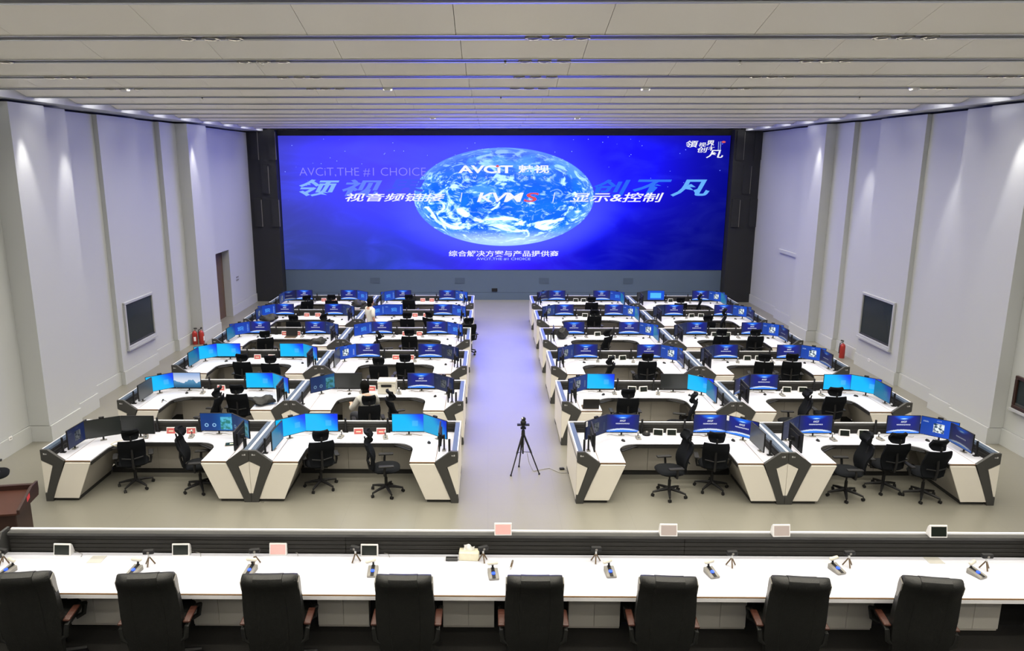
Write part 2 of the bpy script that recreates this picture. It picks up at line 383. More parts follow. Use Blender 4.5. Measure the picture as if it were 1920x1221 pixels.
# door in the left wall, set back
dr = struct('door_1', None); dr['label'] = 'brown wooden door set back in a white opening'
obj('door_leaf', MB().box(-10.06, -10.02, 26.41, 27.93, 0, 2.55).mesh('door_leaf', M['doorwood']), dr)
obj('door_handle', MB().cyl((-10.02, 26.55, 1.0), (-9.97, 26.55, 1.0), .02).box(-9.98, -9.96, 26.53, 26.68, .985, 1.015).mesh('door_handle', M['steel']), dr)
obj('jamb', MB().box(-10.48, -9.745, 27.90, 27.945, 0, 2.55).mesh('jamb', M['wall']), dr)
def window(nm, side, x, y0, y1, z0, z1, label, fm='winframe'):
    wn_ = struct(nm, None); wn_['label'] = label
    t = .07; s = side
    X0, X1 = sorted((x, x + s * .06))
    fr = MB().box(X0, X1, y0, y1, z0, z0 + t).box(X0, X1, y0, y1, z1 - t, z1).box(X0, X1, y0, y0 + t, z0 + t, z1 - t).box(X0, X1, y1 - t, y1, z0 + t, z1 - t)
    obj('window_frame', fr.mesh('window_frame', M[fm], bevel=.008), wn_)
    X0, X1 = sorted((x - s * .01, x + s * .02))
    obj('pane', MB().box(X0, X1, y0 + t, y1 - t, z0 + t, z1 - t).mesh('pane', M['glass']), wn_)
    X0, X1 = sorted((x, x + s * .035))
    obj('sash', MB().box(X0, X1, y0 + t, y1 - t, z0 + t, z0 + t + .05).box(X0, X1, y0 + t, y0 + t + .03, z0 + t + .05, z1 - t).mesh('sash', M['frame']), wn_)
    X0, X1 = sorted((x, x + s * .09))
    obj('window_sill', MB().box(X0, X1, y0 - .02, y1 + .02, z0 - .05, z0).mesh('window_sill', M['winframe']), wn_)
window('window_1', 1, -9.64, 19.25, 20.95, .90, 2.16, 'dark square window with a grey frame in the wall with the door')
window('window_2', -1, 10.76, 19.45, 21.2, .88, 2.16, 'dark square window with a grey frame in the wall without a door')
window('window_3', -1, 10.78, 13.10, 14.72, .88, 1.56, 'dark window with a brown frame cut by the picture edge', 'walnut')
# far wall: dado under the screen, dark surrounds, plates
wb = struct('wall_back', MB().box(-8.64, 9.87, YB, YB + .3, .32, 1.29).mesh('wb', M['greywall']), 'grey dado wall under the big screen')
obj('plinth', MB().box(-8.64, 9.87, YB - .02, YB + .3, 0, .31).mesh('plinth', M['greywall']), wb)
obj('wall_panel', MB().box(-10.6, 11.6, YB + .31, YB + .5, 0, 7.6).mesh('wall_panel', M['darkwall']), wb)
for x in (-4.83, -1.21, 2.37, 5.95):
    obj('wall_plate', MB().box(x - .21, x + .21, YB - .012, YB, .71, .95).mesh('wall_plate', M['greywall2']), wb)
obj('wall_socket', MB().box(.15, .39, YB - .03, YB, .36, .50).mesh('wall_socket', M['black'], bevel=.005), wb)
for sname, x0, x1 in (('left', -10.4, -8.66), ('right', 9.89, 11.45)):
    s_ = struct('wall_back_' + sname, MB().box(x0, x1, YB - .45, YB + .3, 0, 7.04).mesh('surround', M['darkwall']), 'dark tall panel beside the big screen')
    for i in range(3):
        for j_ in range(3):
            if (i + j_) % 2: continue
            xa = (-9.65 if sname == 'left' else 9.98) + i * .36
            za = 5.85 - j_ * 1.35
            obj('acoustic_board', MB().box(xa, xa + .30, YB - .50, YB - .45, za, za + 1.15).mesh('acoustic_board', M['darkwall']), s_)
            obj('edge_trim', MB().box(xa + .30, xa + .315, YB - .505, YB - .45, za, za + 1.1).mesh('edge_trim', M['greyplastic']), s_)
hd = struct('wall_back_head', MB().box(-8.655, 9.885, YB - .02, YB + .3, 6.83, 7.04).mesh('head', M['darkwall']), 'dark strip above the big screen')

# ------------------------------------------------------------------ ceiling: sloping boards between dark tracks
ce = struct('ceiling', MB().box(-10.6, 11.6, YN, YB + .3, 7.62, 7.8).mesh('ceiling', M['soffit']), 'cream ceiling of sloping boards between dark light tracks')
J = 1.49
cut = [BXL] + [x for x in [(0.0 - .33 + J * i) for i in range(-7, 9)] if BXL + .4 < x < BXR - .4] + [BXR]
shared = {}
for k in range(-7, 13):
    y0 = TRACK_Y0 + k * PITCH_Y
    obj('light_track', MB().box(BXL, BXR, y0, y0 + TRACK_W, LOWZ, LOWZ + .06).mesh('light_track', M['soffit']), ce, (0, 0, 0))
    prof = [(0, .42), (PITCH_Y - TRACK_W - .05, .012), (PITCH_Y - TRACK_W - .015, 0), (PITCH_Y - TRACK_W - .004, .012), (PITCH_Y - TRACK_W - .004, .04), (0, .46)]
    for a, b in zip(cut[:-1], cut[1:]):
        wdt = round(b - a, 3)
        if wdt not in shared:
            shared[wdt] = MB().prism(prof, .003, wdt - .003, 'x').mesh('board', M['ceil'])
        obj('ceiling_board', shared[wdt], ce, (a, y0 + TRACK_W, LOWZ))
    obj('track_lip', MB().box(BXL, BXR, y0 - .035, y0 - .003, LOWZ - .006, LOWZ - .001).mesh('track_lip', M['lip']), ce)
    obj('track_lip', MB().box(BXL, BXR, y0 + TRACK_W + .003, y0 + TRACK_W + .05, LOWZ - .006, LOWZ + .002).mesh('track_lip', M['lip']), ce)
    obj('riser', MB().box(BXL, BXR, y0 + TRACK_W - .02, y0 + TRACK_W - .004, LOWZ + .061, LOWZ + .42).mesh('riser', M['ceil']), ce)
bkl = struct('trim_1', MB().box(-10.48, BXL - .004, YN, YB - .47, 6.99, 7.6).mesh('bulkhead', M['wall']), 'pale bulkhead along the top of the wall with the door')
bkr = struct('trim_2', MB().box(BXR + .004, 11.48, YN, YB - .47, 6.99, 7.6).mesh('bulkhead', M['wall']), 'pale bulkhead along the top of the wall without a door')
# triple downlights sunk in the tracks
ORD = ['first', 'second', 'third', 'fourth', 'fifth', 'sixth', 'seventh', 'eighth']
ring = MB()
n_ = 16
for i in range(n_):
    a0, a1 = 2 * PI * i / n_, 2 * PI * (i + 1) / n_
    p = lambda r_, a, z: (r_ * math.cos(a), r_ * math.sin(a), z)
    q = len(ring.v)
    ring.add([p(.062, a0, 0), p(.088, a0, 0), p(.088, a1, 0), p(.062, a1, 0), p(.062, a0, .018), p(.088, a0, .018), p(.088, a1, .018), p(.062, a1, .018)],
             [(0, 1, 2, 3), (7, 6, 5, 4), (1, 5, 6, 2), (0, 3, 7, 4)])
ring_me = ring.mesh('ring', M['greyplastic']); lens_me = MB().cyl((0, 0, 0), (0, 0, .012), .058, n=14).mesh('lens', M['black'])
GX = ['far left', 'middle left', 'central', 'middle right', 'far right']
for k in range(0, 4):
    for gi, gx in enumerate((-6.35, -2.84, .70, 4.22, 7.75)):
        t = thing('downlight', f'triple ring downlight, {GX[gi]} one in the {ORD[k]} ceiling track from the camera', 'downlight',
                  (gx, TRACK_Y0 + k * PITCH_Y + .10, LOWZ - .022), 0, 'triple downlights in the ceiling tracks')
        for dx in (-.245, 0, .245):
            rg = obj('ring', ring_me, t, (dx, 0, 0)); obj('lens', lens_me, rg, (0, 0, .004))
det_me = MB().lathe([(.085, 0), (.085, -.02), (.07, -.045), (.02, -.055)], 14).mesh('detector', M['whiteplastic'], smooth=True)
DW = ['far left of', 'left of the middle of', 'right of the middle of', 'far right of']
for i, (px, py) in enumerate([(234, 164), (727, 168), (1210, 166), (1715, 160)]):
    p = G(px, py, LOWZ); yy = TRACK_Y0 + 3 * PITCH_Y + .10
    t = thing('smoke_detector', f'white smoke detector, {DW[i]} the fourth ceiling track', 'smoke detector', (p.x * yy / p.y, yy, LOWZ), 0, 'smoke detectors')
    obj('dome', det_me, t)
for i, (px, py) in enumerate([(809, 219), (1086, 219)]):
    p = G(px, py, LOWZ); yy = TRACK_Y0 + 8 * PITCH_Y + .10
    t = thing('smoke_detector', 'white smoke detector high above the rear desks ' + ('left', 'right')[i] + ' of the aisle', 'smoke detector', (p.x, yy, LOWZ), 0, 'smoke detectors')
    obj('dome', det_me, t)
spr = MB().cyl((0, 0, 0), (0, 0, -.03), .018, .012, 8).cyl((0, 0, -.03), (0, 0, -.05), .005, n=6).cyl((0, 0, -.05), (0, 0, -.055), .02, n=8).mesh('sprinkler', M['frame'])
for i, (px, k) in enumerate([(475, 1), (932, 1), (1371, 1), (362, 4), (924, 4), (1593, 4)]):
    yy = TRACK_Y0 + k * PITCH_Y + .10; p = G(px, 300 - (LOWZ - CH) * F / yy, LOWZ)
    zc = yy * math.cos(PITCH) - (LOWZ - CH) * math.sin(PITCH)
    x = (px - CX) / F * zc
    t = thing('sprinkler', f'small sprinkler head in the {ORD[k]} ceiling track, {("left", "middle", "right")[i % 3]} one', 'sprinkler', (x, yy, LOWZ), 0, 'ceiling sprinklers')
    obj('body', spr, t)

# ------------------------------------------------------------------ video wall
SX0, SX1, SZ0, SZ1 = -8.64, 9.87, 1.30, 6.82
n = NT('video_wall_picture'); u, v = n.uv()
top = n.n('ShaderNodeValToRGB'); bot = n.n('ShaderNodeValToRGB')
def ramp(rn, stops):
    el = rn.color_ramp.elements
    while len(el) < len(stops): el.new(.5)
    for e, (p, c) in zip(el, stops): e.position = p; e.color = c
ramp(top, [(0, rgb(70, 60, 180)), (.22, rgb(82, 62, 232)), (.45, rgb(74, 66, 245)), (.72, rgb(34, 22, 225)), (1, rgb(8, 8, 140))])
ramp(bot, [(0, rgb(58, 60, 140)), (.25, rgb(48, 56, 165)), (.5, rgb(62, 32, 200)), (.7, rgb(12, 10, 172)), (1, rgb(5, 6, 100))])
n.put(top.inputs[0], u); n.put(bot.inputs[0], u)
c = n.mix(n.ss(v, -.05, .85), bot.outputs[0], top.outputs[0])
sw = n.noise(n.vec(n.ma('MULTIPLY', u, 5.0), n.ma('MULTIPLY', v, 3.0)), 1.2, 5, 1.5)
c = n.mix(n.ma('MULTIPLY', n.ss(sw, .4, .75), n.ma('MULTIPLY_ADD', u, -.2, .24)), c, rgb(90, 90, 245))
c = n.mix(n.ma('MULTIPLY', n.ss(v, .9, 1.0), .35), c, rgb(30, 20, 150))
eu = n.ma('MULTIPLY', n.ma('SUBTRACT', u, .5015), 1 / .2025); ev = n.ma('MULTIPLY', n.ma('SUBTRACT', v, .549), 1 / .366)
r2 = n.ma('SQRT', n.ma('ADD', n.ma('MULTIPLY', eu, eu), n.ma('MULTIPLY', ev, ev)))
c = n.mix(n.ma('MULTIPLY', n.ss(r2, 1.45, 1.0), n.ma('MULTIPLY_ADD', n.ss(ev, .9, -.9), .5, .12)), c, rgb(96, 92, 255))
sph = n.ma('SQRT', n.ma('MAXIMUM', n.ma('SUBTRACT', 1.0, n.ma('MULTIPLY', r2, r2)), .02))
q = n.vec(n.ma('DIVIDE', eu, n.ma('ADD', sph, .9)), n.ma('DIVIDE', ev, n.ma('ADD', sph, .9)), .37)
sea = n.mix(n.noise(q, 3.0, 5, .6), rgb(8, 46, 200), (.02, .24, 1.0, 1))
sea = n.mix(n.ma('MULTIPLY', n.ss(ev, .1, .95), .6), sea, rgb(92, 96, 240))
land = n.ss(n.noise(n.vec(n.ma('ADD', n.ma('MULTIPLY', eu, 1.0), 4.0), ev), 2.2, 5, .4), .56, .62)
sea = n.mix(n.ma('MULTIPLY', land, .45), sea, rgb(110, 170, 225))
cl = n.noise(q, 4.2, 9, 1.6, .62)
cl2 = n.noise(q, 9.0, 8, 2.2, .65)
clouds = n.ma('ADD', n.ss(cl, .51, .62), n.ma('MULTIPLY', n.ss(cl2, .52, .70), .55), clamp=True)
clouds = n.ma('MULTIPLY', clouds, n.ma('MULTIPLY_ADD', n.ss(ev, .9, -.3), .72, .28))
ec = n.mix(n.ma('MULTIPLY', clouds, .9), sea, (1.2, 1.4, 1.6, 1))
ec = n.mix(n.ma('MULTIPLY', n.ss(ev, -.62, -1.0), .8), ec, rgb(240, 235, 250))
ec = n.mix(n.ma('MULTIPLY', n.ss(r2, .86, 1.0), .5), ec, rgb(120, 150, 255))
c = n.mix(n.ss(r2, 1.004, .990), c, ec)
vo = n.n('ShaderNodeTexVoronoi', feature='F1'); vo.inputs['Scale'].default_value = 1
n.put(vo.inputs['Vector'], n.vec(n.ma('MULTIPLY', u, 70.0), n.ma('MULTIPLY', v, 21.0)))
st = n.ma('MULTIPLY', n.ma('LESS_THAN', vo.outputs['Distance'], .055), n.ss(v, .45, .85))
c = n.mix(n.ma('MULTIPLY', st, .7), c, rgb(200, 205, 255))
sc_ = n.n('ShaderNodeSeparateColor'); n.put(sc_.inputs[0], c)
bl_ = sc_.outputs[2]; boost = n.ma('MULTIPLY_ADD', n.ma('MINIMUM', n.ma('POWER', bl_, 4.0), .75), LED_BLUE, 1.0)   # the diodes overdrive the camera in blue
cc_ = n.n('ShaderNodeCombineColor'); n.put(cc_.inputs[0], sc_.outputs[0]); n.put(cc_.inputs[1], n.ma('MULTIPLY', sc_.outputs[1], 1.4)); n.put(cc_.inputs[2], n.ma('MULTIPLY', bl_, boost))
em = n.n('ShaderNodeEmission'); n.put(em.inputs[0], cc_.outputs[0]); em.inputs[1].default_value = 1.0
n.put(n.out.inputs[0], em.outputs[0]); M['led'] = n.m
vw = thing('video_wall', 'huge blue video wall showing the earth and white lettering', 'video wall', ((SX0 + SX1) / 2, YB, SZ0))
ox, oz = (SX0 + SX1) / 2, SZ0
obj('cabinet', MB().box(SX0 - ox, SX1 - ox, 0, .28, 0, SZ1 - oz).mesh('cabinet', M['black']), vw, (0, -.001, 0))
obj('display', MB().add([(SX0 - ox, 0, 0), (SX1 - ox, 0, 0), (SX1 - ox, 0, SZ1 - oz), (SX0 - ox, 0, SZ1 - oz)], [(0, 1, 2, 3)]).mesh('display', M['led'], uv=[(0, 0), (1, 0), (1, 1), (0, 1)]), vw, (0, -.012, 0))
def flat(name, col, s=1.0):
    n = NT(name); e = n.n('ShaderNodeEmission'); e.inputs[0].default_value = col; e.inputs[1].default_value = s
    n.put(n.out.inputs[0], e.outputs[0]); return n.m
EM = dict(w=flat('white_lettering', rgb(248, 250, 255)), w2=flat('pale_lettering', rgb(190, 215, 255)), t1=flat('thin_lettering', rgb(142, 136, 255)), r=flat('red_lettering', rgb(222, 92, 92)),
          a=flat('lettering_light_blue', rgb(138, 186, 255)), b=flat('lettering_mid_blue', rgb(104, 134, 255)), c=flat('lettering_faint_blue', rgb(70, 90, 252)),
          d=flat('lettering_blue', rgb(44, 104, 250)), e=flat('lettering_sky', rgb(52, 118, 250)), f=flat('lettering_pale_sky', rgb(104, 180, 255)))
def text_mesh(txt, bold=0.0, shear=0.0, space=1.0):
    cu = bpy.data.curves.new('lettering', 'FONT'); cu.body = txt; cu.offset = bold; cu.shear = shear; cu.space_character = space; cu.resolution_u = 3
    o = bpy.data.objects.new('lettering_tmp', cu); C.objects.link(o)
    bpy.context.view_layer.update()
    me = bpy.data.meshes.new_from_object(o.evaluated_get(bpy.context.evaluated_depsgraph_get()))
    bpy.data.objects.remove(o); return me
def lettering(txt, u0, u1, v0, v1, m, bold=0.0, shear=0.0, space=1.0, name='lettering'):
    me = text_mesh(txt, bold, shear, space); me.name = name
    xs = [p.co.x for p in me.vertices]; ys = [p.co.y for p in me.vertices]
    a, b, c_, d = min(xs), max(xs), min(ys), max(ys)
    X = lambda t: SX0 - ox + t * (SX1 - SX0); Z = lambda t: t * (SZ1 - SZ0)
    for p in me.vertices:
        p.co = (X(u0) + (p.co.x - a) / (b - a) * (X(u1) - X(u0)), 0, Z(v0) + (p.co.y - c_) / (d - c_) * (Z(v1) - Z(v0)))
    me.materials.clear(); me.materials.append(m)
    return obj(name, me, vw, (0, -.02, 0))
lettering('AVCiT,THE #1 CHOICE', .0440, .3271, .700, .768, EM['t1'], -.012)
for t_, a, b, k in (('领', .041, .133, 'a'), ('视', .138, .229, 'b'), ('界', .236, .325, 'c'), ('创', .702, .784, 'd'), ('不', .789, .876, 'e'), ('凡', .874, .961, 'f')):
    o = lettering(t_, a, b, .556, .681, EM[k], .022, .25)
    o.location.y = -.016
lettering('AVCiT', .399, .521, .7272, .7850, EM['w'], .03, 0, .95)
lettering('魅视', .533, .602, .7280, .7880, EM['w'], .022)
lettering('www.avcit.com.cn', .397, .6085, .6860, .7110, EM['w2'], -.004, 0, 2.2)
lettering('视音频链接', .1445, .3694, .5180, .5800, EM['w'], .013, .22)
lettering('KVM', .441, .546, .5140, .5850, EM['w'], .02, .2, .85)
lettering('S', .5455, .5805, .5140, .5850, EM['r'], .02, .2)
lettering('显示&控制', .649, .8595, .5140, .5850, EM['w'], .013, .22)
lettering('综合解决方案与产品提供商', .3764, .6267, .1015, .1475, EM['w'], .012)
lettering('AVCiT,THE #1 CHOICE', .440, .563, .0720, .0930, EM['w2'])
for t_, a, b, c_, d in (('領', .9026, .9293, .9145, .9645), ('视', .9305, .9465, .919, .951), ('界', .947, .9645, .9155, .9655), ('创', .928, .951, .878, .918), ('不', .951, .966, .892, .917), ('凡', .948, .986, .838, .896)):
    lettering(t_, a, b, c_, d, EM['w'], .012, .15)
def mark(pts, m, name):
    X = lambda t: SX0 - ox + t * (SX1 - SX0); Z = lambda t: t * (SZ1 - SZ0)
    return obj(name, MB().add([(X(a), 0, Z(b)) for a, b in pts], [tuple(range(len(pts)))]).mesh(name, m), vw, (0, -.024, 0))
for uu in (.4028, .6107): mark([(uu, .516), (uu + .0018, .516), (uu + .0056, .5845), (uu + .0038, .5845)], EM['w'], 'divider_stroke')
mark([(.985 + .0042 * math.cos(i * PI / 8), .954 + .0075 * math.sin(i * PI / 8)) for i in range(16)], EM['r'], 'red_dot')
mark([(.4868 + .0036 * math.cos(i * PI / 8), .7800 + .0085 * math.sin(i * PI / 8)) for i in range(16)], EM['r'], 'red_dot')
for uu, va, vb in ((.9733, .895, .955), (.9778, .873, .957)):
    z = vb
    while z > va:
        h = random.uniform(.003, .006); mark([(uu, z - h), (uu + .0016, z - h), (uu + .0016, z), (uu, z)], EM['w2'], 'small_print'); z -= h + .003

# ------------------------------------------------------------------ console desks
W, D, RH = 3.607, 1.53, .95
XL0, XR0, YF, RS = -7.7233, 1.5291, 12.059, 2.7314
def arc(cx, cy, r, a0, a1, n): return [(cx + r * math.cos(R(a0 + (a1 - a0) * i / n)), cy + r * math.sin(R(a0 + (a1 - a0) * i / n))) for i in range(n + 1)]
inner = [(.84, 0)] + arc(1.17, .56, .33, 180, 90, 7) + arc(W - 1.17, .56, .33, 90, 0, 7) + [(W - .84, 0)]
outer = [(W - .40, 0), (W - .40, 1.235), (.40, 1.235), (.40, 0)]
DP = []
def dpart(name, mb, m, label=None, bevel=0, sub=None, smooth=False): DP.append((name, mb.mesh(name, M[m], bevel=bevel, smooth=smooth), (0, 0, 0), 0, sub, label))
dpart('worktop', MB().prism(inner + outer, .722, .75, 'z'), 'white', 'white U-shaped worktop')
band = []
mbb = MB()
for (a, b), (c_, d) in zip(inner[:-1], inner[1:]):
    k = len(mbb.v)
    mbb.add([(a, b, .66), (c_, d, .66), (c_, d, .735), (a, b, .735), (a, b + .03, .66), (c_, d + .03, .66), (c_, d + .03, .70), (a, b + .03, .70)], [(0, 1, 2, 3), (0, 4, 5, 1)])
dpart('edge_band', mbb, 'slat')
for sg in (0, 1):
    mx = (lambda x: x) if sg == 0 else (lambda x: W - x)
    def bx(a, b, *r_): return (min(mx(a), mx(b)), max(mx(a), mx(b))) + r_
    P = lambda pts: [(mx(a), b) for a, b in pts]
    dpart('side_shelf', MB().box(*bx(.105, .388, .02, 1.235, .722, .75)), 'white')
    dpart('seam_strip', MB().box(*bx(.388, .40, 0, 1.235, .72, .746)).box(*bx(.40, .84, -.006, 0, .728, .748)), 'edge', 'brown edging strip')
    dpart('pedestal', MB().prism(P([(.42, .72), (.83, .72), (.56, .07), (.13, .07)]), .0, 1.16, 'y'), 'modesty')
    dpart('leg_panel', MB().prism(P([(.405, .715), (.845, .715), (.575, .055), (.115, .055)]), -.022, -.002, 'y'), 'panel', 'slanted pale front panel', bevel=.006)
    dpart('plinth', MB().box(*bx(.15, .55, .02, 1.15, 0, .065)), 'kick')
    dpart('end_frame', MB().prism(P([(.002, .955), (.13, .955), (.402, .752), (.13, .04), (.13, 0), (.002, 0), (.002, .15), (.03, .15), (.20, .665), (.002, .765)]), -.035, .02, 'y'), 'frame', 'charcoal angular end frame', bevel=.003)
    dpart('end_panel', MB().prism(P([(.003, .755), (.186, .662), (.032, .165), (.003, .165)]), -.028, -.006, 'y'), 'panel', 'pale kite-shaped end panel')
    dpart('badge', MB().box(*bx(.055, .115, -.038, -.035, .868, .872)).box(*bx(.055, .075, -.038, -.035, .872, .895)).box(*bx(.082, .115, -.038, -.035, .880, .886)), 'badge', 'small pale maker mark')
    dpart('side_wall', MB().box(*bx(.002, .035, .02, D, .05, .905)).box(*bx(.035, .10, .02, D - .1, .07, .72)), 'panel')
    dpart('wall_groove', MB().box(*bx(-.001, .002, .03, D - .02, .80, .86)), 'greyplastic')
    dpart('foot', MB().box(*bx(.0, .12, D - .30, D - .02, 0, .05)).box(*bx(.0, .12, .0, .10, 0, .05)), 'kick')
    dpart('rail', MB().box(*bx(.002, .020, .0, D, .905, .952)), 'alu', 'white rail edge')
    dpart('rail_top', MB().box(*bx(.020, .105, .02, D - .07, .905, .945)), 'bluegrey', 'blue-grey rail top')
    sl = MB()
    for i in range(3): sl.box(*bx(.055, .10 - .006 * i, .03, D - .075, .752 + i * .051, .798 + i * .051))
    sl.box(*bx(.036, .06, .03, D - .075, .752, .905))
    dpart('slat_wall', sl, 'slat')
    tray = MB().box(-.24, .24, -.10, .10, 0, .018)
    tray.xf(Matrix.Translation((mx(1.03), .86, .690)) @ Matrix.Rotation(R(38 if sg == 0 else -38), 4, 'Z'))
    dpart('keyboard_tray', tray, 'black', None, bevel=.004)
    for px_, py_ in ((1.40, 1.43), (.17, .36)):
        dpart('monitor_post', MB().cyl((mx(px_), py_, .751), (mx(px_), py_, 1.03), .020, n=8).box(mx(px_) - .045, mx(px_) + .045, py_ - .03, py_ + .03, .751, .765), 'black')
dpart('back_shelf', MB().box(.107, W - .107, 1.247, 1.452, .722, .75), 'white')
dpart('back_seam', MB().box(.40, W - .40, 1.235, 1.247, .72, .746), 'edge', 'brown edging strip')
sl = MB().box(.1, W - .1, 1.475, 1.50, .75, .905)
for i in range(3): sl.box(.107, W - .107, 1.455 + .004 * i, 1.48, .752 + i * .051, .798 + i * .051)
dpart('back_slat_wall', sl, 'slat')
dpart('back_rail', MB().box(.02, W - .02, 1.497, D, .905, .952), 'alu', 'pale back rail')
dpart('back_rail_top', MB().box(.107, W - .107, 1.462, 1.496, .905, .944), 'frame')
dpart('back_panel', MB().box(.036, W - .036, 1.50, D, .05, .905), 'panel')
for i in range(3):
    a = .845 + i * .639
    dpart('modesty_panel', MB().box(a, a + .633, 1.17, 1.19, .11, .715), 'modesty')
dpart('kick_board', MB().box(.56, W - .56, 1.22, 1.26, 0, .11).box(.56, W - .56, 1.19, 1.50, .105, .12), 'kick')

ROWW = ['front-row', 'second-row', 'third-row', 'fourth-row', 'fifth-row', 'back-row']
UNITW = ['desk by the left wall', 'desk left of the aisle', 'desk right of the aisle', 'desk by the right wall']
def unit_origin(r, uix):
    x = (XL0 + uix * W) if uix < 2 else (XR0 + (uix - 2) * W)
    return Vector((x, YF + r * RS, 0))
# monitor prototype (origin on desk under the middle of its screen, screen looks along -y)
MW, MH, MZ = .615, .352, .092
def monitor_parts(k):
    scr = MB().add([(-MW / 2 + .006, -.0125, MZ + .010), (MW / 2 - .006, -.0125, MZ + .010), (MW / 2 - .006, -.0125, MZ + MH - .006), (-MW / 2 + .006, -.0125, MZ + MH - .006)], [(0, 1, 2, 3)])
    return ('screen', scr.mesh('screen_' + k, SCR[k], uv=[(0, 0), (1, 0), (1, 1), (0, 1)]))
mon_body = MB().box(-MW / 2, MW / 2, -.012, .012, MZ, MZ + MH).box(-.2, .2, .012, .035, MZ + .06, MZ + .28).mesh('bezel', M['black'])
mon_arm = MB().box(-.03, .03, .035, .085, MZ + .13, MZ + .19).cyl((0, .075, .012), (0, .075, MZ + .20), .016, n=8).mesh('mount_arm', M['black'])
mon_foot = MB().box(-.055, .055, .04, .11, 0, .008).mesh('foot', M['greyplastic'])
mon_led = MB().box(-.25, -.24, -.0145, -.012, MZ + .002, MZ + .008).mesh('button', M['badge'])
scr_me = {k: monitor_parts(k)[1] for k in SCR}
logo_me = text_mesh('AVCiT', .03); logo_me.name = 'wallpaper_logo'
xs = [p.co.x for p in logo_me.vertices]; ys = [p.co.y for p in logo_me.vertices]
for p in logo_me.vertices:
    p.co = (-.055 + (p.co.x - min(xs)) / (max(xs) - min(xs)) * .11, 0, MZ + .212 + (p.co.y - min(ys)) / (max(ys) - min(ys)) * .036)
xs = [p.co.x for p in logo_me.vertices]
logo_me.materials.clear(); logo_me.materials.append(flat('wallpaper_logo_white', rgb(240, 245, 255), .95))
POSW = ['on the left wing', 'at the left corner', 'at the back left', 'at the back right', 'at the right corner', 'on the right wing']
def seg(p, q):                                        # a screen from left edge p to right edge q as its viewer sees it
    mx_, my_ = (p[0] + q[0]) / 2, (p[1] + q[1]) / 2
    return mx_, my_, math.atan2(q[1] - p[1], q[0] - p[0])
BASEPOS = [seg((.33, .24), (.35, .84)), seg((.235, .84), (.675, 1.235)), seg((.68, 1.24), (1.30, 1.24)), seg((W - 1.30, 1.24), (W - .68, 1.24)),
           seg((W - .675, 1.235), (W - .235, .84)), seg((W - .35, .84), (W - .33, .24))]
APOS = list(BASEPOS); APOS[0] = seg((.35, .27), (.37, .82)); APOS[1] = seg((.385, .78), (.87, 1.06)); APOS[2] = seg((.89, 1.07), (1.50, 1.07))
SCREENS = {
 (0, 0): 'apps off off dash dashd off', (0, 1): 'cyans cyan cyan cyan cyand off', (0, 2): 'off apps logo logo logo offg', (0, 3): 'cyans apps logo logo app logod',
 (1, 0): 'offg cyan mount cyan cyand off', (1, 1): '- dashd off logo apps off', (1, 2): 'off appd cyan off cyan cyans', (1, 3): 'cyans logod logo cyan cyan cyans',
 (2, 0): 'cyans cyan cyan cyan cyand off', (2, 1): 'off app logo logo apps off', (2, 2): 'off appd logo logo app logod', (2, 3): 'cyans apps logo logo app logod',
 (3, 0): 'cyans papp logo logo appd cyans', (3, 1): '- papp logo logo papp off', (3, 2): 'off - logo logo app cyans', (3, 3): 'cyans apps logo logo app logod',
 (4, 0): 'appd papp logo logo appd appd', (4, 1): '- papp papp logo papp off', (4, 2): 'off appd logo logo app cyans', (4, 3): 'cyans apps logo logo app logod',
 (5, 0): 'appd logod logo logo papp -', (5, 1): 'off papp logo logo app cyans', (5, 2): 'off logod logo logo papp cyans', (5, 3): 'off off chart logo app cyans'}
webcam_me = MB().box(-.045, .045, -.02, .02, 0, .032).cyl((0, -.024, .016), (0, -.018, .016), .011, n=8).mesh('webcam', M['black'], bevel=.006)
webclip_me = MB().box(-.02, .02, -.014, .03, -.018, .0).mesh('clip', M['black'])
for r in range(6):
    for uix in range(4):
        o0 = unit_origin(r, uix)
        t = thing('console_desk', f'white U-shaped control {ROWW[r]} {UNITW[uix]}, with charcoal end frames', 'desk', o0, 0, 'control-room console desks')
        build(DP, t)
        pos = APOS if (r, uix) == (0, 0) else BASEPOS
        for i, k in enumerate(SCREENS[(r, uix)].split()):
            if k == '-': continue
            x, y, a = pos[i]
            jx, jy, ja = random.uniform(-.012, .012), random.uniform(-.012, .008), random.uniform(-.03, .03)
            m_ = thing('monitor', f'{SCR_WORDS[k]} monitor {POSW[i]} of the {ROWW[r]} {UNITW[uix]}', 'monitor', o0 + Vector((x + jx, y + jy, .75)), a + ja * .6, 'monitors on the console desks')
            obj('bezel', mon_body, m_); sc_ = obj('screen', scr_me[k], m_); obj('mount_arm', mon_arm, m_); obj('foot', mon_foot, m_); obj('button', mon_led, m_)
            if k in ('logo',): obj('wallpaper_logo', logo_me, sc_, (0, -.0145, 0))
            if (i == 1 and uix in (0, 1) and r < 5) or (i == 4 and uix in (1, 2, 3)) or (i == 1 and uix == 2):
                wc = thing('webcam', f'webcam on the {("left-corner", "right-corner")[i == 4]} monitor of the {ROWW[r]} {UNITW[uix]}', 'webcam', o0 + Vector((x + jx, y + jy, .75 + MZ + MH + .0005)), a + ja * .6, 'webcams on monitors')
                obj('camera_body', webcam_me, wc); obj('lens_clip', MB().box(-.02, .02, .013, .03, -.02, .002).mesh('clip', M['black']) if False else bpy.data.meshes.get('wclip') or MB().box(-.02, .02, .0125, .03, -.02, .002).mesh('wclip', M['black']), wc)

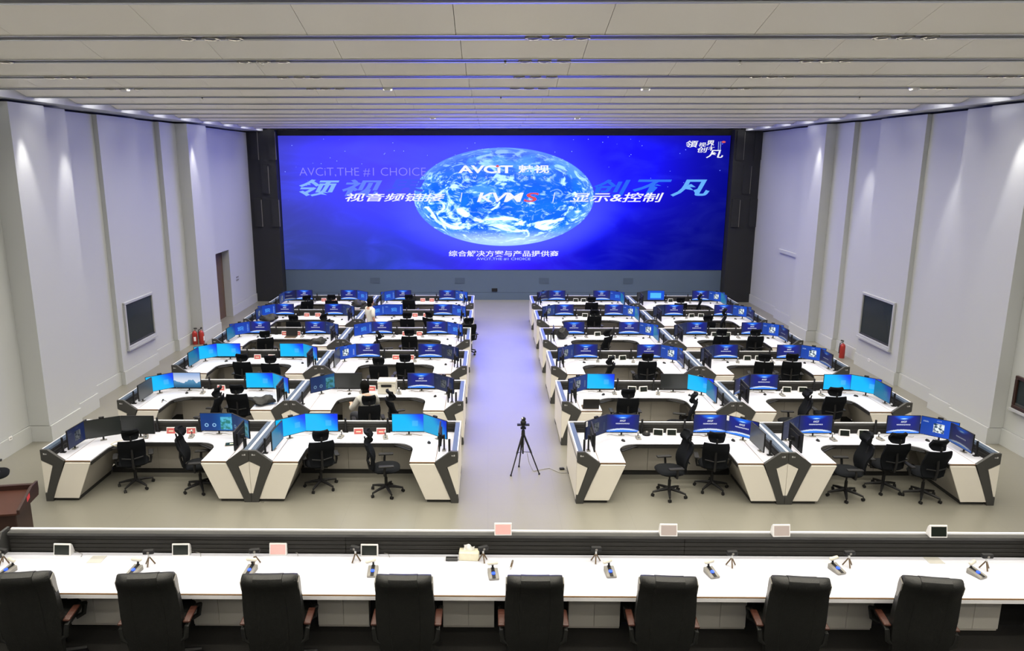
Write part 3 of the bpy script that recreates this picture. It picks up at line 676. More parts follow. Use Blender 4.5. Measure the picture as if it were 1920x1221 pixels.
for o in list(C.objects):                               # paper stickers on two screens
    if o.get('category') == 'monitor' and 'front-row desk right of the aisle' in o['label'] and 'corner' in o['label']:
        obj('sticker', MB().box(-MW / 2 + .01, -MW / 2 + .055, -.0165, -.013, MZ + MH - .10, MZ + MH - .005).mesh('sticker', M['paper']), o)
for r in range(4):
    for uix in range(4):
        for s_i, bx0 in enumerate((.72, W - 1.28)):
            rr2 = random.Random(r * 10 + uix * 3 + s_i)
            o0 = unit_origin(r, uix); y = 1.30; pts = []
            for i in range(12):
                pts.append((bx0 + i * .05, y + .035 * math.sin(i * 1.1 + rr2.uniform(-.5, .5)), .7545))
            c_o = tag(obj('cable', MB().tube(pts, .0045, 5).mesh('cable', M['edge' if rr2.random() < .6 else 'cable']), None, o0), f'thin cable trailing behind the back {("left", "right")[s_i]} monitor of the {ROWW[r]} {UNITW[uix]}', 'cable', 'cables on the back shelves')

# ------------------------------------------------------------------ things on the desks
plate_card = MB().prism([(-.035, 0), (.035, 0), (.004, .125), (-.004, .125)], -.088, .088, 'x').mesh('card_body', M['whiteplastic'])
plate_face = MB().add([(-.080, -.0335, .010), (.080, -.0335, .010), (.080, -.0085, .108), (-.080, -.0085, .108)], [(0, 1, 2, 3)]).mesh('printed_face', M['pinkcard'])
plate_line = MB().add([(-.045, -.0250, .045), (.045, -.0250, .045), (.045, -.0195, .066), (-.045, -.0195, .066)], [(0, 1, 2, 3)]).xf(Matrix.Translation((0, -.003, 0))).mesh('print_line', M['cream'])
def tablet_meshes(face, s=1.0):
    b = MB().prism([(-.02 * s, 0), (.075 * s, 0), (.045 * s, .10 * s), (.02 * s, .128 * s), (.008 * s, .128 * s)], -.092 * s, .092 * s, 'x').mesh('tablet_body', M['whiteplastic'], bevel=.003)
    f = MB().add([(-.080 * s, -.018 * s, .014 * s), (.080 * s, -.018 * s, .014 * s), (.080 * s, .004 * s, .115 * s), (-.080 * s, .004 * s, .115 * s)], [(0, 1, 2, 3)]).xf(Matrix.Translation((0, -.0025, 0))).mesh('tablet_screen', M[face])
    return b, f
TAB = tablet_meshes('darkscreen')
mic_base = MB().prism([(-.07, 0), (.07, 0), (.07, .045), (-.07, .018)], -.045, .045, 'x').mesh('base', M['greyplastic'], bevel=.005)
mic_neck = MB().tube([(0, .045, .03), (0, .05, .075), (0, .045, .10)], .009, 6).mesh('neck', M['black'])
mic_head = MB().ball((0, .042, .118), .022, .028, .020, 8, 6).mesh('microphone_head', M['steel'], smooth=True)
mic_btn = MB().cyl((0, -.02, .026), (0, -.019, .036), .018, n=10).mesh('button', M['bluegrey'])
mouse_me = MB().ball((0, 0, .0), .033, .055, .034, 10, 8); mouse_me.v = [(x, y, max(z, 0)) for x, y, z in mouse_me.v]
mouse_me = mouse_me.mesh('mouse_shell', M['black'], smooth=True)
mouse_wheel = MB().cyl((-.005, .03, .028), (.005, .03, .028), .008, n=8).mesh('scroll_wheel', M['greyplastic'])
key_base = MB().box(-.21, .21, -.065, .065, 0, .009).mesh('keyboard_base', M['black'], bevel=.003)
keys = MB()
for i in range(5):
    for j_ in range(14):
        keys.box(-.20 + j_ * .0287, -.20 + j_ * .0287 + .025, -.056 + i * .0225, -.056 + i * .0225 + .019, .009, .012)
key_me = keys.mesh('keys', M['slat'])
for r in range(6):
    for uix in range(4):
        o0 = unit_origin(r, uix); wd = f'{ROWW[r]} {UNITW[uix]}'
        left = uix < 2
        for s, x in enumerate(((1.69, 2.07), (1.69, 2.07), (1.70, 1.96), (1.57, 1.92))[uix]):
            if (r, uix, s) in ((1, 1, 1), (3, 2, 1), (5, 3, 1)) and not left: continue
            x += random.uniform(-.03, .03)
            if (r, uix, s) == (1, 1, 0): x = 1.50
            sd = ('left', 'right')[s]
            if left:
                if (r, uix, s) == (1, 1, 1): continue
                t = thing('name_plate', f'small red {sd} name card at the back of the {wd}', 'name card', o0 + Vector((x, 1.33, .75)), random.uniform(-.08, .08), 'red name cards')
                obj('card_body', plate_card, t); f_ = obj('printed_face', plate_face, t); obj('print_line', plate_line, f_)
            else:
                t = thing('desk_display', f'small white-framed {sd} display at the back of the {wd}', 'display', o0 + Vector((x, 1.31, .75)), random.uniform(-.2, .2), 'small white-framed displays on console desks')
                obj('tablet_body', TAB[0], t); obj('tablet_screen', TAB[1], t)
        for s, x in enumerate((1.33, 2.20)):
            x += random.uniform(-.06, .06); sd = ('left', 'right')[s]
            t = thing('desk_microphone', f'grey desk microphone, {sd} one of the {wd}', 'microphone', o0 + Vector((x, 1.10 + random.uniform(-.03, .05), .75)), random.uniform(-.35, .35), 'desk microphones on console desks')
            obj('base', mic_base, t); obj('neck', mic_neck, t); obj('microphone_head', mic_head, t); obj('button', mic_btn, t)
        spots = [(.98, 1.08), (W - .62, .86 if left else 1.05)]
        for s, (x, y) in enumerate(spots):
            if (r, uix) == (0, 0): continue
            t = thing('computer_mouse', f'black mouse on the {("left", "right")[s]} side of the {wd}', 'mouse', o0 + Vector((x + random.uniform(-.06, .06), y + random.uniform(-.06, .06), .75)), random.uniform(-.6, .6), 'computer mice')
            obj('mouse_shell', mouse_me, t); obj('scroll_wheel', mouse_wheel, t)
        for s in (0, 1):
            if s == 0 and left and r > 1: continue
            x = 1.03 if s == 0 else W - 1.03
            t = thing('keyboard', f'black keyboard in the {("left", "right")[s]} tray of the {wd}', 'keyboard', o0 + Vector((x, .86, .7085)), R(38 if s == 0 else -38), 'keyboards in the pull-out trays')
            obj('keyboard_base', key_base, t); obj('keys', key_me, t)

# ------------------------------------------------------------------ task chairs
seat_me = MB().ball((0, .01, .455), .255, .245, .055, 20, 8)
seat_me.v = [(math.copysign(min(abs(x) ** .75 * .255 ** .25, .25), x), math.copysign(min(abs(y - .01) ** .75 * .245 ** .25, .24), y - .01) + .01, z) for x, y, z in seat_me.v]
seat_me = seat_me.mesh('seat', M['mesh'], smooth=True)
rows = []
def back_sheet(x0, z0, z1, w0, w1, th, curve, bend, n=8, m=9):
    mb = MB(); front = []; back = []
    for i in range(n + 1):
        f = i / n; z = z0 + (z1 - z0) * f; wd = w0 + (w1 - w0) * f - .05 * (2 * f - 1) ** 4
        yb = x0 - curve * f + .05 * math.sin(PI * min(1, f * 1.3))
        fr = []; bk = []
        for j_ in range(m + 1):
            s = -1 + 2 * j_ / m
            fr.append((s * wd / 2, yb + bend * s * s, z)); bk.append((s * wd / 2, yb + bend * s * s - th, z))
        front.append(fr); back.append(bk)
    mb.grid(front); mb.grid([list(reversed(b)) for b in back])
    m1 = m + 1; N = (n + 1) * m1
    for i in range(n):
        a, b = i * m1, (i + 1) * m1
        mb.f += [(a, b, N + b + m, N + a + m), (a + m, N + a, N + b, b + m)]
    for j_ in range(m):
        mb.f += [(j_, N + m - j_, N + m - j_ - 1, j_ + 1), (n * m1 + j_, n * m1 + j_ + 1, N + n * m1 + m - j_ - 1, N + n * m1 + m - j_)]
    return mb
back_me = back_sheet(-.235, .47, .935, .41, .46, .035, .09, .045).mesh('backrest', M['mesh'], smooth=True)
head_me = back_sheet(-.285, .945, 1.125, .27, .29, .05, .02, .05, 5, 7).mesh('headrest', M['mesh'], smooth=True)
bframe_me = MB().tube([(0, -.13, .42), (0, -.27, .44), (0, -.305, .60), (0, -.29, .78), (0, -.325, .93), (0, -.345, 1.02)], [.028, .026, .022, .02, .017, .014], 8).tube([(-.17, -.265, .62), (0, -.30, .60), (.17, -.265, .62)], .012, 6).mesh('back_frame', M['black'], smooth=True)
arm_mes = []
for s in (-1, 1):
    arm_mes.append((MB().box(s * .285 - .042, s * .285 + .042, -.12, .14, .570, .597).mesh('arm_pad', M['black'], bevel=.012, seg=2),
                    MB().tube([(s * .16, -.02, .41), (s * .27, -.02, .42), (s * .285, -.02, .50), (s * .285, -.01, .575)], [.02, .02, .022, .018], 7).mesh('armrest', M['black'], smooth=True)))
lift_me = MB().cyl((0, 0, .12), (0, 0, .28), .027, n=10).cyl((0, 0, .28), (0, 0, .41), .016, n=8).box(-.11, .11, -.14, .10, .385, .415).mesh('gas_lift', M['black'])
star = MB()
for i in range(5):
    a = R(90 + 72 * i); c_, s = math.cos(a), math.sin(a)
    star.tube([(.02 * c_, .02 * s, .125), (.16 * c_, .16 * s, .105), (.29 * c_, .29 * s, .078)], [.032, .024, .016], 6)
star_me = star.mesh('star_base', M['black'], smooth=True)
cast_me = MB().cyl((-.022, 0, .027), (-.006, 0, .027), .027, n=10).cyl((.006, 0, .027), (.022, 0, .027), .027, n=10).cyl((0, 0, .027), (0, 0, .075), .008, n=6).mesh('caster', M['black'])
cast_pos = [(.29 * math.cos(R(90 + 72 * i)), .29 * math.sin(R(90 + 72 * i)), 0) for i in range(5)]
def task_chair(x, y, a, label, group='black mesh office chairs'):
    t = thing('office_chair', label, 'chair', (x, y, 0), R(a), group); t.scale = (1.03, 1.03, 1.065)
    for n_2, me in (('seat', seat_me), ('backrest', back_me), ('headrest', head_me), ('back_frame', bframe_me), ('gas_lift', lift_me), ('star_base', star_me)): obj(n_2, me, t)
    for s in (0, 1):
        ar = obj('armrest', arm_mes[s][1], t); obj('arm_pad', arm_mes[s][0], ar)
    for p in cast_pos: obj('caster', cast_me, t, p, random.uniform(0, 6))
    return t
# headrest pixel, facing in degrees (0 looks at the video wall, 90 to the left), words
CH_LIST = [
 (249, 812, 24, 'black mesh chair with its back turned, left in the front-row desk by the left wall'), (391, 812, -80, 'black mesh chair seen edge-on, right in the front-row desk by the left wall'),
 (585, 816, 20, 'black mesh chair pushed in, left in the front-row desk left of the aisle'), (688, 817, -82, 'black mesh chair in full side view, front-row desk left of the aisle'),
 (1292, 818, 98, 'black mesh chair in full side view, front-row desk right of the aisle'), (1347, 813, -10, 'black mesh chair pushed in, right in the front-row desk right of the aisle'),
 (1630, 822, 88, 'black mesh chair, leftmost of three at the front-row desk by the right wall'), (1660, 804, 4, 'black mesh chair, middle of three at the front-row desk by the right wall'),
 (1776, 836, 4, 'black mesh chair, rightmost of three at the front-row desk by the right wall'),
 (411, 734, 86, 'black mesh chair seen edge-on, second-row desk by the left wall'), (446, 727, 4, 'black mesh chair with its back turned, second-row desk by the left wall'),
 (729, 741, -62, 'empty black mesh chair beside the seated person, second-row desk'),
 (1179, 738, 0, 'black mesh chair with its back turned, second-row desk right of the aisle'), (1304, 746, 70, 'black mesh chair turned sideways, second-row desk right of the aisle'),
 (1473, 740, 84, 'black mesh chair seen edge-on, second-row desk by the right wall'), (1569, 735, 0, 'black mesh chair with its back turned, second-row desk by the right wall'),
 (452, 671, 0, 'left black mesh chair of the third-row desk by the left wall'), (521, 674, 0, 'right black mesh chair of the third-row desk by the left wall'),
 (709, 678, 0, 'left black mesh chair of the third-row desk left of the aisle'), (759, 672, 0, 'right black mesh chair of the third-row desk left of the aisle'),
 (1131, 676, 60, 'left black mesh chair of the third-row desk right of the aisle'), (1216, 668, 0, 'right black mesh chair of the third-row desk right of the aisle'),
 (1434, 671, -12, 'left black mesh chair of the third-row desk by the right wall'), (1496, 668, -12, 'right black mesh chair of the third-row desk by the right wall'),
 (497, 627, 25, 'black mesh chair of the fourth-row desk by the left wall'),
 (708, 628, -75, 'edge-on left black mesh chair of the fourth-row desk left of the aisle'), (767, 624, 0, 'right black mesh chair of the fourth-row desk left of the aisle'),
 (880, 602, 15, 'black mesh chair standing out in the aisle'),
 (1142, 624, 50, 'black mesh chair of the fourth-row desk right of the aisle'),
 (1352, 622, 0, 'left black mesh chair of the fourth-row desk by the right wall'), (1418, 623, 0, 'right black mesh chair of the fourth-row desk by the right wall'),
 (549, 597, 0, 'left black mesh chair of the fifth-row desk by the left wall'), (613, 594, 60, 'right black mesh chair of the fifth-row desk by the left wall'),
 (763, 592, 0, 'left black mesh chair of the fifth-row desk left of the aisle'), (811, 590, -40, 'right black mesh chair of the fifth-row desk left of the aisle'),
 (1115, 587, 0, 'black mesh chair of the fifth-row desk right of the aisle'),
 (1329, 597, 0, 'left black mesh chair of the fifth-row desk by the right wall'), (1359, 584, 75, 'edge-on right black mesh chair of the fifth-row desk by the right wall'),
 (567, 559, 30, 'left black mesh chair of the back-row desk by the left wall'), (621, 558, 0, 'right black mesh chair of the back-row desk by the left wall'),
 (767, 556, 0, 'black mesh chair of the back-row desk left of the aisle'), (1110, 562, 0, 'black mesh chair of the back-row desk right of the aisle'),
 (1277, 563, 0, 'left black mesh chair of the back-row desk by the right wall'), (1314, 557, 70, 'edge-on right black mesh chair of the back-row desk by the right wall')]
CHAIRS = []
for px, py, a, lb in CH_LIST:
    p = G(px, py, 1.10); f_ = Vector((-math.sin(R(a)), math.cos(R(a)), 0))
    q_ = p + f_ * .31; q_.z = 0
    for r in range(6):                               # keep each chair inside the knee space of its desk
        for uix in range(4):
            l_ = q_ - unit_origin(r, uix)
            if -.2 < l_.x < W + .2 and -.3 < l_.y < 1.5:
                q_ = unit_origin(r, uix) + Vector((min(max(l_.x, 1.20 if r else 1.08), W - (1.20 if r else 1.08)), min(l_.y, .60), 0))
    CHAIRS.append(task_chair(q_.x, q_.y, a, lb))
sit = task_chair(-2.47, 14.66, 14, 'black mesh chair holding the seated person in the pale grey shirt')

# ------------------------------------------------------------------ loose things on the console desks
def on(r, uix, x, y, z=.75): return unit_origin(r, uix) + Vector((x, y, z))
pr = thing('printer', 'ivory desktop printer on the second-row desk left of the aisle', 'printer', (-2.25, 16.02, .75), 0)
obj('case', MB().box(-.20, .20, -.16, .17, 0, .24).mesh('case', M['printer'], bevel=.012, seg=2), pr)
obj('top_lid', MB().box(-.205, .205, -.165, .175, .242, .30).mesh('top_lid', M['printer'], bevel=.014, seg=2), pr)
obj('paper_slot', MB().box(-.12, .11, -.172, -.158, .17, .225).mesh('paper_slot', M['black']), pr)
obj('front_tray', MB().box(-.195, .195, -.168, -.161, .012, .155).mesh('front_tray', M['printer'], bevel=.003), pr)
obj('button', MB().box(-.185, -.15, -.166, -.158, .20, .215).mesh('button', M['whiteplastic']), pr)
def laptop(pos, rz, label, lid=100):
    t = thing('laptop', label, 'laptop', pos, rz)
    obj('keyboard_deck', MB().box(-.17, .17, -.12, .12, 0, .018).mesh('keyboard_deck', M['bronze'], bevel=.003), t)
    l = MB().box(-.17, .17, -.005, .005, 0, .23); l.xf(Matrix.Translation((0, .122, .016)) @ Matrix.Rotation(R(-14), 4, 'X'))
    obj('lid', l.mesh('lid', M['black'], bevel=.002), t)
    k = MB().box(-.15, .15, -.03, .09, .018, .0195); obj('keys', k.mesh('keys', M['slat']), t)
    return t
laptop(on(3, 0, 1.92, 1.08), 0, 'open black laptop between name cards on the fourth-row desk by the left wall')
t = laptop(on(1, 2, .62, .22), PI, 'open laptop seen from behind on the second-row desk right of the aisle')
obj('lid_edge', MB().box(-.17, .17, -.004, .004, .0, .010).xf(Matrix.Translation((0, .066 + .122, .24))).mesh('lid_edge', M['whiteplastic']), t)
def bag(pos, rz, sx, sy, sz, label, cat='bag'):
    t = thing(cat, label, cat, pos, rz)
    mb = MB().ball((0, 0, sz * .5), sx, sy, sz * .5, 22, 12)
    rnd = random.Random(label)
    ph = [rnd.uniform(0, 6) for _ in range(6)]
    vs = []
    for x, y, z in mb.v:
        d = 1 + .16 * math.sin(9 * x / sx * .5 + ph[0] + 3 * z / sz) + .12 * math.sin(7 * y / sy + ph[1]) + .08 * math.sin(13 * x / sx + 11 * y / sy + ph[2])
        f = abs(z / sz - .5) * 2
        vs.append((x * d, y * d, max(0, z * (1 + .18 * math.sin(5 * x / sx + ph[3]) + .1 * math.sin(9 * y / sy + ph[4])))))
    mb.v = vs
    obj('cloth' if cat == 'jacket' else 'body', mb.mesh('bag', M['bag'], smooth=True), t)
    obj('strap', MB().tube([(sx * math.cos(q) * .9, sy * .8 * math.sin(q), sz * .62 + .02 * math.sin(3 * q)) for q in [i * .35 for i in range(10)]], .012, 5).mesh('strap', M['black']), t)
    return t
bag(on(1, 0, 2.93, .36), .3, .22, .20, .16, 'black jacket dropped on the second-row desk by the left wall', 'jacket')
bag(on(3, 0, 2.93, .34), .1, .21, .20, .15, 'black bag lying on the fourth-row desk by the left wall')
bag(on(4, 0, .62, .62), .5, .30, .26, .20, 'black bag lying on the fifth-row desk by the left wall')
bag(on(5, 0, 3.1, .35), .2, .26, .2, .22, 'black bag lying on the back-row desk by the left wall')
bag(on(3, 2, .62, .98), .8, .20, .16, .30, 'tall black bag on the fourth-row desk right of the aisle')
tbl = thing('tablet', 'dark tablet lying on the front-row desk by the left wall', 'tablet', on(0, 0, 3.03, .78), .25)
obj('tablet_body', MB().box(-.11, .11, -.085, .085, 0, .010).mesh('tablet_body', M['bronze'], bevel=.003), tbl)
obj('tablet_screen', MB().box(-.098, .098, -.074, .074, .010, .0115).mesh('tablet_screen', M['darkscreen']), tbl)
obj('sticker', MB().box(-.03, .03, -.02, .03, .0115, .0125).mesh('sticker', M['cream']), tbl)
cb = MB().tube([on(0, 0, .95, .95, .756), on(0, 0, .85, .85, .756), on(0, 0, .83, .74, .756), on(0, 0, .95, .66, .756), on(0, 0, 1.12, .68, .756)], .006, 6)
tag(obj('cable', cb.mesh('cable', M['cream'])), 'pale cable curling on the front-row desk by the left wall', 'cable')
gd = thing('gadget', 'small black tripod gadget on the second-row desk by the left wall', 'gadget', on(1, 0, .73, .50), .4)
obj('body', MB().box(-.02, .02, -.02, .02, .03, .055).mesh('body', M['black'], bevel=.004), gd)
for i in range(3):
    a = i * 2.1; obj('leg', MB().cyl((0, 0, .035), (.07 * math.cos(a), .07 * math.sin(a), .004), .006, n=6).mesh('leg', M['bronze']), gd)
cf = thing('conference_camera', 'round black conference speaker on the front-row desk right of the aisle', 'speaker', on(0, 2, 1.47, 1.34), 0)
obj('body', MB().lathe([(.075, 0), (.078, .015), (.06, .05), (.03, .075), (.0, .08)], 16).mesh('body', M['black'], smooth=True), cf)
obj('lens', MB().ball((0, -.03, .07), .02, .02, .02, 8, 6).mesh('lens', M['greyplastic'], smooth=True), cf)

# ------------------------------------------------------------------ people
def skin_mesh(name, nodes, edges, m, parent, sub=2, root=0):
    me = bpy.data.meshes.new(name); me.from_pydata([p for p, _ in nodes], edges, []); me.materials.append(m)
    o = obj(name, me, parent)
    o.modifiers.new('skin', 'SKIN')
    sv = me.skin_vertices[0].data
    for i, (_, r_) in enumerate(nodes):
        sv[i].radius = r_ if isinstance(r_, tuple) else (r_, r_); sv[i].use_root = i == root
    s = o.modifiers.new('sub', 'SUBSURF'); s.levels = sub; s.render_levels = sub
    o.modifiers['skin'].use_smooth_shade = True
    dg = bpy.context.evaluated_depsgraph_get(); bpy.context.view_layer.update()
    me2 = bpy.data.meshes.new_from_object(o.evaluated_get(bpy.context.evaluated_depsgraph_get()))
    o.modifiers.clear(); o.data = me2; me2.name = name
    for p in me2.polygons: p.use_smooth = True
    return o
def head_parts(t, hp, rz):
    """hair, ears and face features on a head centred at hp, looking along +y before the turn"""
    Mx = Matrix.Translation(hp) @ Matrix.Rotation(rz, 4, 'Z')
    h = MB().ball((0, -.020, .010), .097, .112, .125, 18, 14)
    h.v = [(x * (1 if z > -.05 else .9), min(y, .030 + max(0, z) * .62), z if z > -.085 else -.085 - (z + .085) * .2) for x, y, z in h.v]
    h.ball((0, -.055, -.105), .078, .072, .115, 14, 10)
    obj('hair', h.xf(Mx).mesh('hair', M['hair'], smooth=True), t)
def fingers(nodes, edges, wrist, hand, dirv, side):
    """palm end index 'hand'; four fingers and a thumb fanned from it"""
    base = Vector(nodes[hand][0]); d = Vector(dirv).normalized(); s = Vector(side).normalized()
    for k, ln in enumerate((.070, .080, .075, .060)):
        off = s * (.028 - .019 * k)
        a = len(nodes); nodes.append((tuple(base + off + d * .025), .0095)); nodes.append((tuple(base + off + d * (.025 + ln * .6)), .0085)); nodes.append((tuple(base + off * .9 + d * (.02 + ln) - s.cross(d) * .012), .007))
        edges += [(hand, a), (a, a + 1), (a + 1, a + 2)]
    w_ = Vector(nodes[wrist][0]); mid = w_.lerp(base, .45)
    a = len(nodes); nodes.append((tuple(mid + s * .035 + d * .01), .011)); nodes.append((tuple(mid + s * .048 + d * .05), .009)); edges += [(wrist, a), (a, a + 1)]
def face(t, hp, rz):
    Mx = Matrix.Translation(hp) @ Matrix.Rotation(rz, 4, 'Z')
    e = MB()
    for s in (-1, 1): e.ball((s * .031, .078, .005), .011, .008, .008, 8, 6)
    obj('eyes', e.xf(Mx).mesh('eyes', M['black'], smooth=True), t)
    mo = MB().ball((0, .082, -.055), .022, .008, .007, 8, 6); obj('mouth', mo.xf(Mx).mesh('mouth', M['redsticker'], smooth=True), t)

def standing_person(loc, rz):
    t = thing('person', 'standing person with black hair and white T-shirt behind the fourth-row desks', 'person', loc, rz)
    # looks along +y, slightly down; arms hang, forearms a little forward
    n_ = [((0, 0, .95), (.15, .10)), ((0, 0, 1.10), (.14, .095)), ((0, -.005, 1.28), (.155, .105)), ((0, -.01, 1.42), (.11, .085)), ((0, .0, 1.49), (.048, .05)), ((0, .025, 1.555), (.062, .07)), ((0, .04, 1.63), (.075, .092)), ((0, .03, 1.70), (.06, .072)),
          ((0, .125, 1.605), .014)]
    e_ = [(0, 1), (1, 2), (2, 3), (3, 4), (4, 5), (5, 6), (6, 7), (6, 8)]
    for s in (-1, 1):
        a = len(n_)
        n_ += [((s * .165, -.01, 1.40), .055), ((s * .205, -.02, 1.26), .045), ((s * .215, -.01, 1.12), .038), ((s * .205, .07, .97), .032), ((s * .195, .12, .885), .023), ((s * .19, .15, .83), (.032, .018))]
        e_ += [(3, a), (a, a + 1), (a + 1, a + 2), (a + 2, a + 3), (a + 3, a + 4), (a + 4, a + 5)]
        fingers(n_, e_, a + 4, a + 5, (0, .4, -.9), (-s * .2, .95, .3))
        a = len(n_)
        n_ += [((s * .09, 0, .88), .092), ((s * .095, .01, .66), .072), ((s * .095, .015, .49), .052), ((s * .095, .0, .30), .048), ((s * .095, -.02, .10), .034), ((s * .10, .02, .045), (.036, .034)), ((s * .105, .12, .03), (.036, .026))]
        e_ += [(0, a)] + [(a + i, a + i + 1) for i in range(6)]
        n_.append(((s * .082, .03, 1.63), .016)); e_.append((6, len(n_) - 1))
    skin_mesh('body', n_, e_, M['skin'], t)
    sh = [((0, 0, .93), (.168, .122)), ((0, 0, 1.10), (.16, .118)), ((0, -.005, 1.28), (.172, .122)), ((0, -.01, 1.42), (.128, .098)), ((0, 0, 1.475), (.075, .07)), ((0, 0, 1.505), (.060, .060))]
    se = [(0, 1), (1, 2), (2, 3), (3, 4), (4, 5)]
    for s in (-1, 1):
        a = len(sh); sh += [((s * .17, -.01, 1.405), .068), ((s * .21, -.02, 1.27), .062), ((s * .217, -.018, 1.17), .058)]; se += [(3, a), (a, a + 1), (a + 1, a + 2)]
    o = skin_mesh('t_shirt', sh, se, M['shirt'], t); o['label'] = 'white short-sleeved T-shirt'
    tr = [((0, 0, .93), (.162, .115))]; te = []
    for s in (-1, 1):
        a = len(tr); tr += [((s * .09, 0, .86), .104), ((s * .095, .01, .66), .085), ((s * .095, .015, .49), .067), ((s * .095, .0, .30), .062), ((s * .095, -.015, .12), .055)]; te += [(0, a)] + [(a + i, a + i + 1) for i in range(4)]
    skin_mesh('trousers', tr, te, M['trousers'], t)
    for s in (-1, 1):
        obj('shoe', MB().ball((s * .102, .055, .045), .052, .135, .055, 12, 8).xf(Matrix.Identity(4)).mesh('shoe', M['black'], smooth=True), t)
    head_parts(t, Vector((0, .035, 1.645)), 0); face(t, Vector((0, .035, 1.63)), 0)
    return t
pst = standing_person((-3.60, 22.35, .0), R(-52))
def seated_person(loc, rz):
    t = thing('person', 'seated person with black hair in a pale grey shirt at the second-row desk', 'person', loc, rz)
    n_ = [((0, -.04, .56), (.15, .11)), ((0, -.08, .72), (.14, .095)), ((0, -.10, .90), (.155, .10)), ((0, -.08, 1.03), (.11, .085)), ((0, -.05, 1.10), (.048, .05)), ((0, -.01, 1.155), (.062, .07)), ((0, .02, 1.22), (.075, .092)), ((0, .01, 1.29), (.06, .072)), ((0, .10, 1.19), .014)]
    e_ = [(0, 1), (1, 2), (2, 3), (3, 4), (4, 5), (5, 6), (6, 7), (6, 8)]
    for s in (-1, 1):
        a = len(n_)
        n_ += [((s * .17, -.08, 1.01), .055), ((s * .24, -.04, .88), .046), ((s * .27, .06, .77), .038), ((s * .24, .20, .79), .032), ((s * .20, .30, .81), .023), ((s * .18, .36, .81), (.032, .018))]
        e_ += [(3, a), (a, a + 1), (a + 1, a + 2), (a + 2, a + 3), (a + 3, a + 4), (a + 4, a + 5)]
        fingers(n_, e_, a + 4, a + 5, (-s * .2, .95, -.2), (-s, -.2, 0))
        a = len(n_)
        n_ += [((s * .09, .02, .55), .085), ((s * .12, .25, .56), .072), ((s * .13, .42, .53), .054), ((s * .13, .42, .30), .048), ((s * .13, .40, .11), .034), ((s * .13, .43, .045), (.036, .034)), ((s * .135, .53, .03), (.036, .026))]
        e_ += [(0, a)] + [(a + i, a + i + 1) for i in range(6)]
        n_.append(((s * .082, .01, 1.22), .016)); e_.append((6, len(n_) - 1))
    skin_mesh('body', n_, e_, M['skin'], t)
    sh = [((0, -.04, .57), (.17, .13)), ((0, -.08, .72), (.16, .118)), ((0, -.10, .90), (.172, .12)), ((0, -.08, 1.03), (.13, .10)), ((0, -.06, 1.085), (.072, .068)), ((0, -.05, 1.115), (.062, .060))]
    se = [(0, 1), (1, 2), (2, 3), (3, 4), (4, 5)]
    for s in (-1, 1):
        a = len(sh); sh += [((s * .175, -.08, 1.01), .072), ((s * .245, -.04, .88), .064), ((s * .275, .06, .775), .055), ((s * .245, .19, .79), .045)]; se += [(3, a), (a, a + 1), (a + 1, a + 2), (a + 2, a + 3)]
    o = skin_mesh('shirt', sh, se, M['greyshirt'], t); o['label'] = 'pale grey long-sleeved shirt'
    tr = [((0, -.03, .55), (.16, .12))]; te = []
    for s in (-1, 1):
        a = len(tr); tr += [((s * .09, .03, .55), .10), ((s * .12, .25, .56), .086), ((s * .13, .43, .53), .068), ((s * .13, .42, .30), .062), ((s * .13, .405, .12), .055)]; te += [(0, a)] + [(a + i, a + i + 1) for i in range(4)]
    skin_mesh('trousers', tr, te, M['trousers'], t)
    for s in (-1, 1): obj('shoe', MB().ball((s * .132, .465, .045), .052, .135, .055, 12, 8).mesh('shoe', M['black'], smooth=True), t)
    head_parts(t, Vector((0, .02, 1.235)), 0); face(t, Vector((0, .02, 1.22)), 0)
    return t
seated_person((-2.53, 14.68, .065), R(30))

# ------------------------------------------------------------------ tripod camera in the aisle
tp = G(980, 886, 0)
t = thing('camera_tripod', 'black camera on a tall tripod standing in the aisle', 'tripod', tp, 0)
feet = [G(958, 893, 0) - tp, G(1011, 890, 0) - tp, G(973, 876, 0) - tp]
for f_ in feet:
    lg = obj('leg', MB().tube([(0, 0, .80), tuple(f_ * .5 + Vector((0, 0, .42))), (f_.x * .52, f_.y * .52, .40), (f_.x, f_.y, .015)], [.020, .018, .013, .012], 7).mesh('leg', M['black']), t)
    obj('rubber_foot', MB().cyl((f_.x, f_.y, 0), (f_.x, f_.y, .03), .018, n=8).mesh('rubber_foot', M['black']), lg)
    obj('brace', MB().cyl((0, 0, .42), (f_.x * .48, f_.y * .48, .43), .006, n=6).mesh('brace', M['black']), t)
obj('centre_column', MB().cyl((0, 0, .38), (0, 0, .90), .014, n=8).cyl((0, 0, .76), (0, 0, .86), .038, .030, 10).mesh('centre_column', M['black']), t)
obj('pan_head', MB().box(-.05, .05, -.04, .04, .885, .915).cyl((0, 0, .915), (0, 0, .95), .03, n=10).mesh('pan_head', M['black']), t)
cm = obj('camera_body', MB().box(-.115, .115, -.035, .035, .95, .975).ball((0, 0, 1.01), .055, .05, .05, 12, 8).ball((.005, 0, 1.075), .042, .042, .042, 12, 8).mesh('camera_body', M['black'], smooth=True), t)
obj('lens', MB().ball((-.02, -.01, 1.09), .022, .03, .022, 8, 6).mesh('lens', M['steel'], smooth=True), cm)
obj('strap', MB().tube([(.02, .0, .78), (.03, -.02, .65), (.022, -.01, .57)], .006, 5).mesh('strap', M['greyplastic']), t)
pts = [(.75, 13.50, .35), (.80, 13.50, .12), (.86, 13.46, .008), (.88, 13.40, .008), (1.00, 13.46, .008), (1.19, 13.55, .008), (1.30, 13.42, .008), (1.40, 13.32, .008), (1.505, 13.33, .008)]
tag(obj('power_cable', MB().tube(pts, .006, 6).mesh('power_cable', M['cable'])), 'thin dark cable running from the tripod to the desk', 'cable')
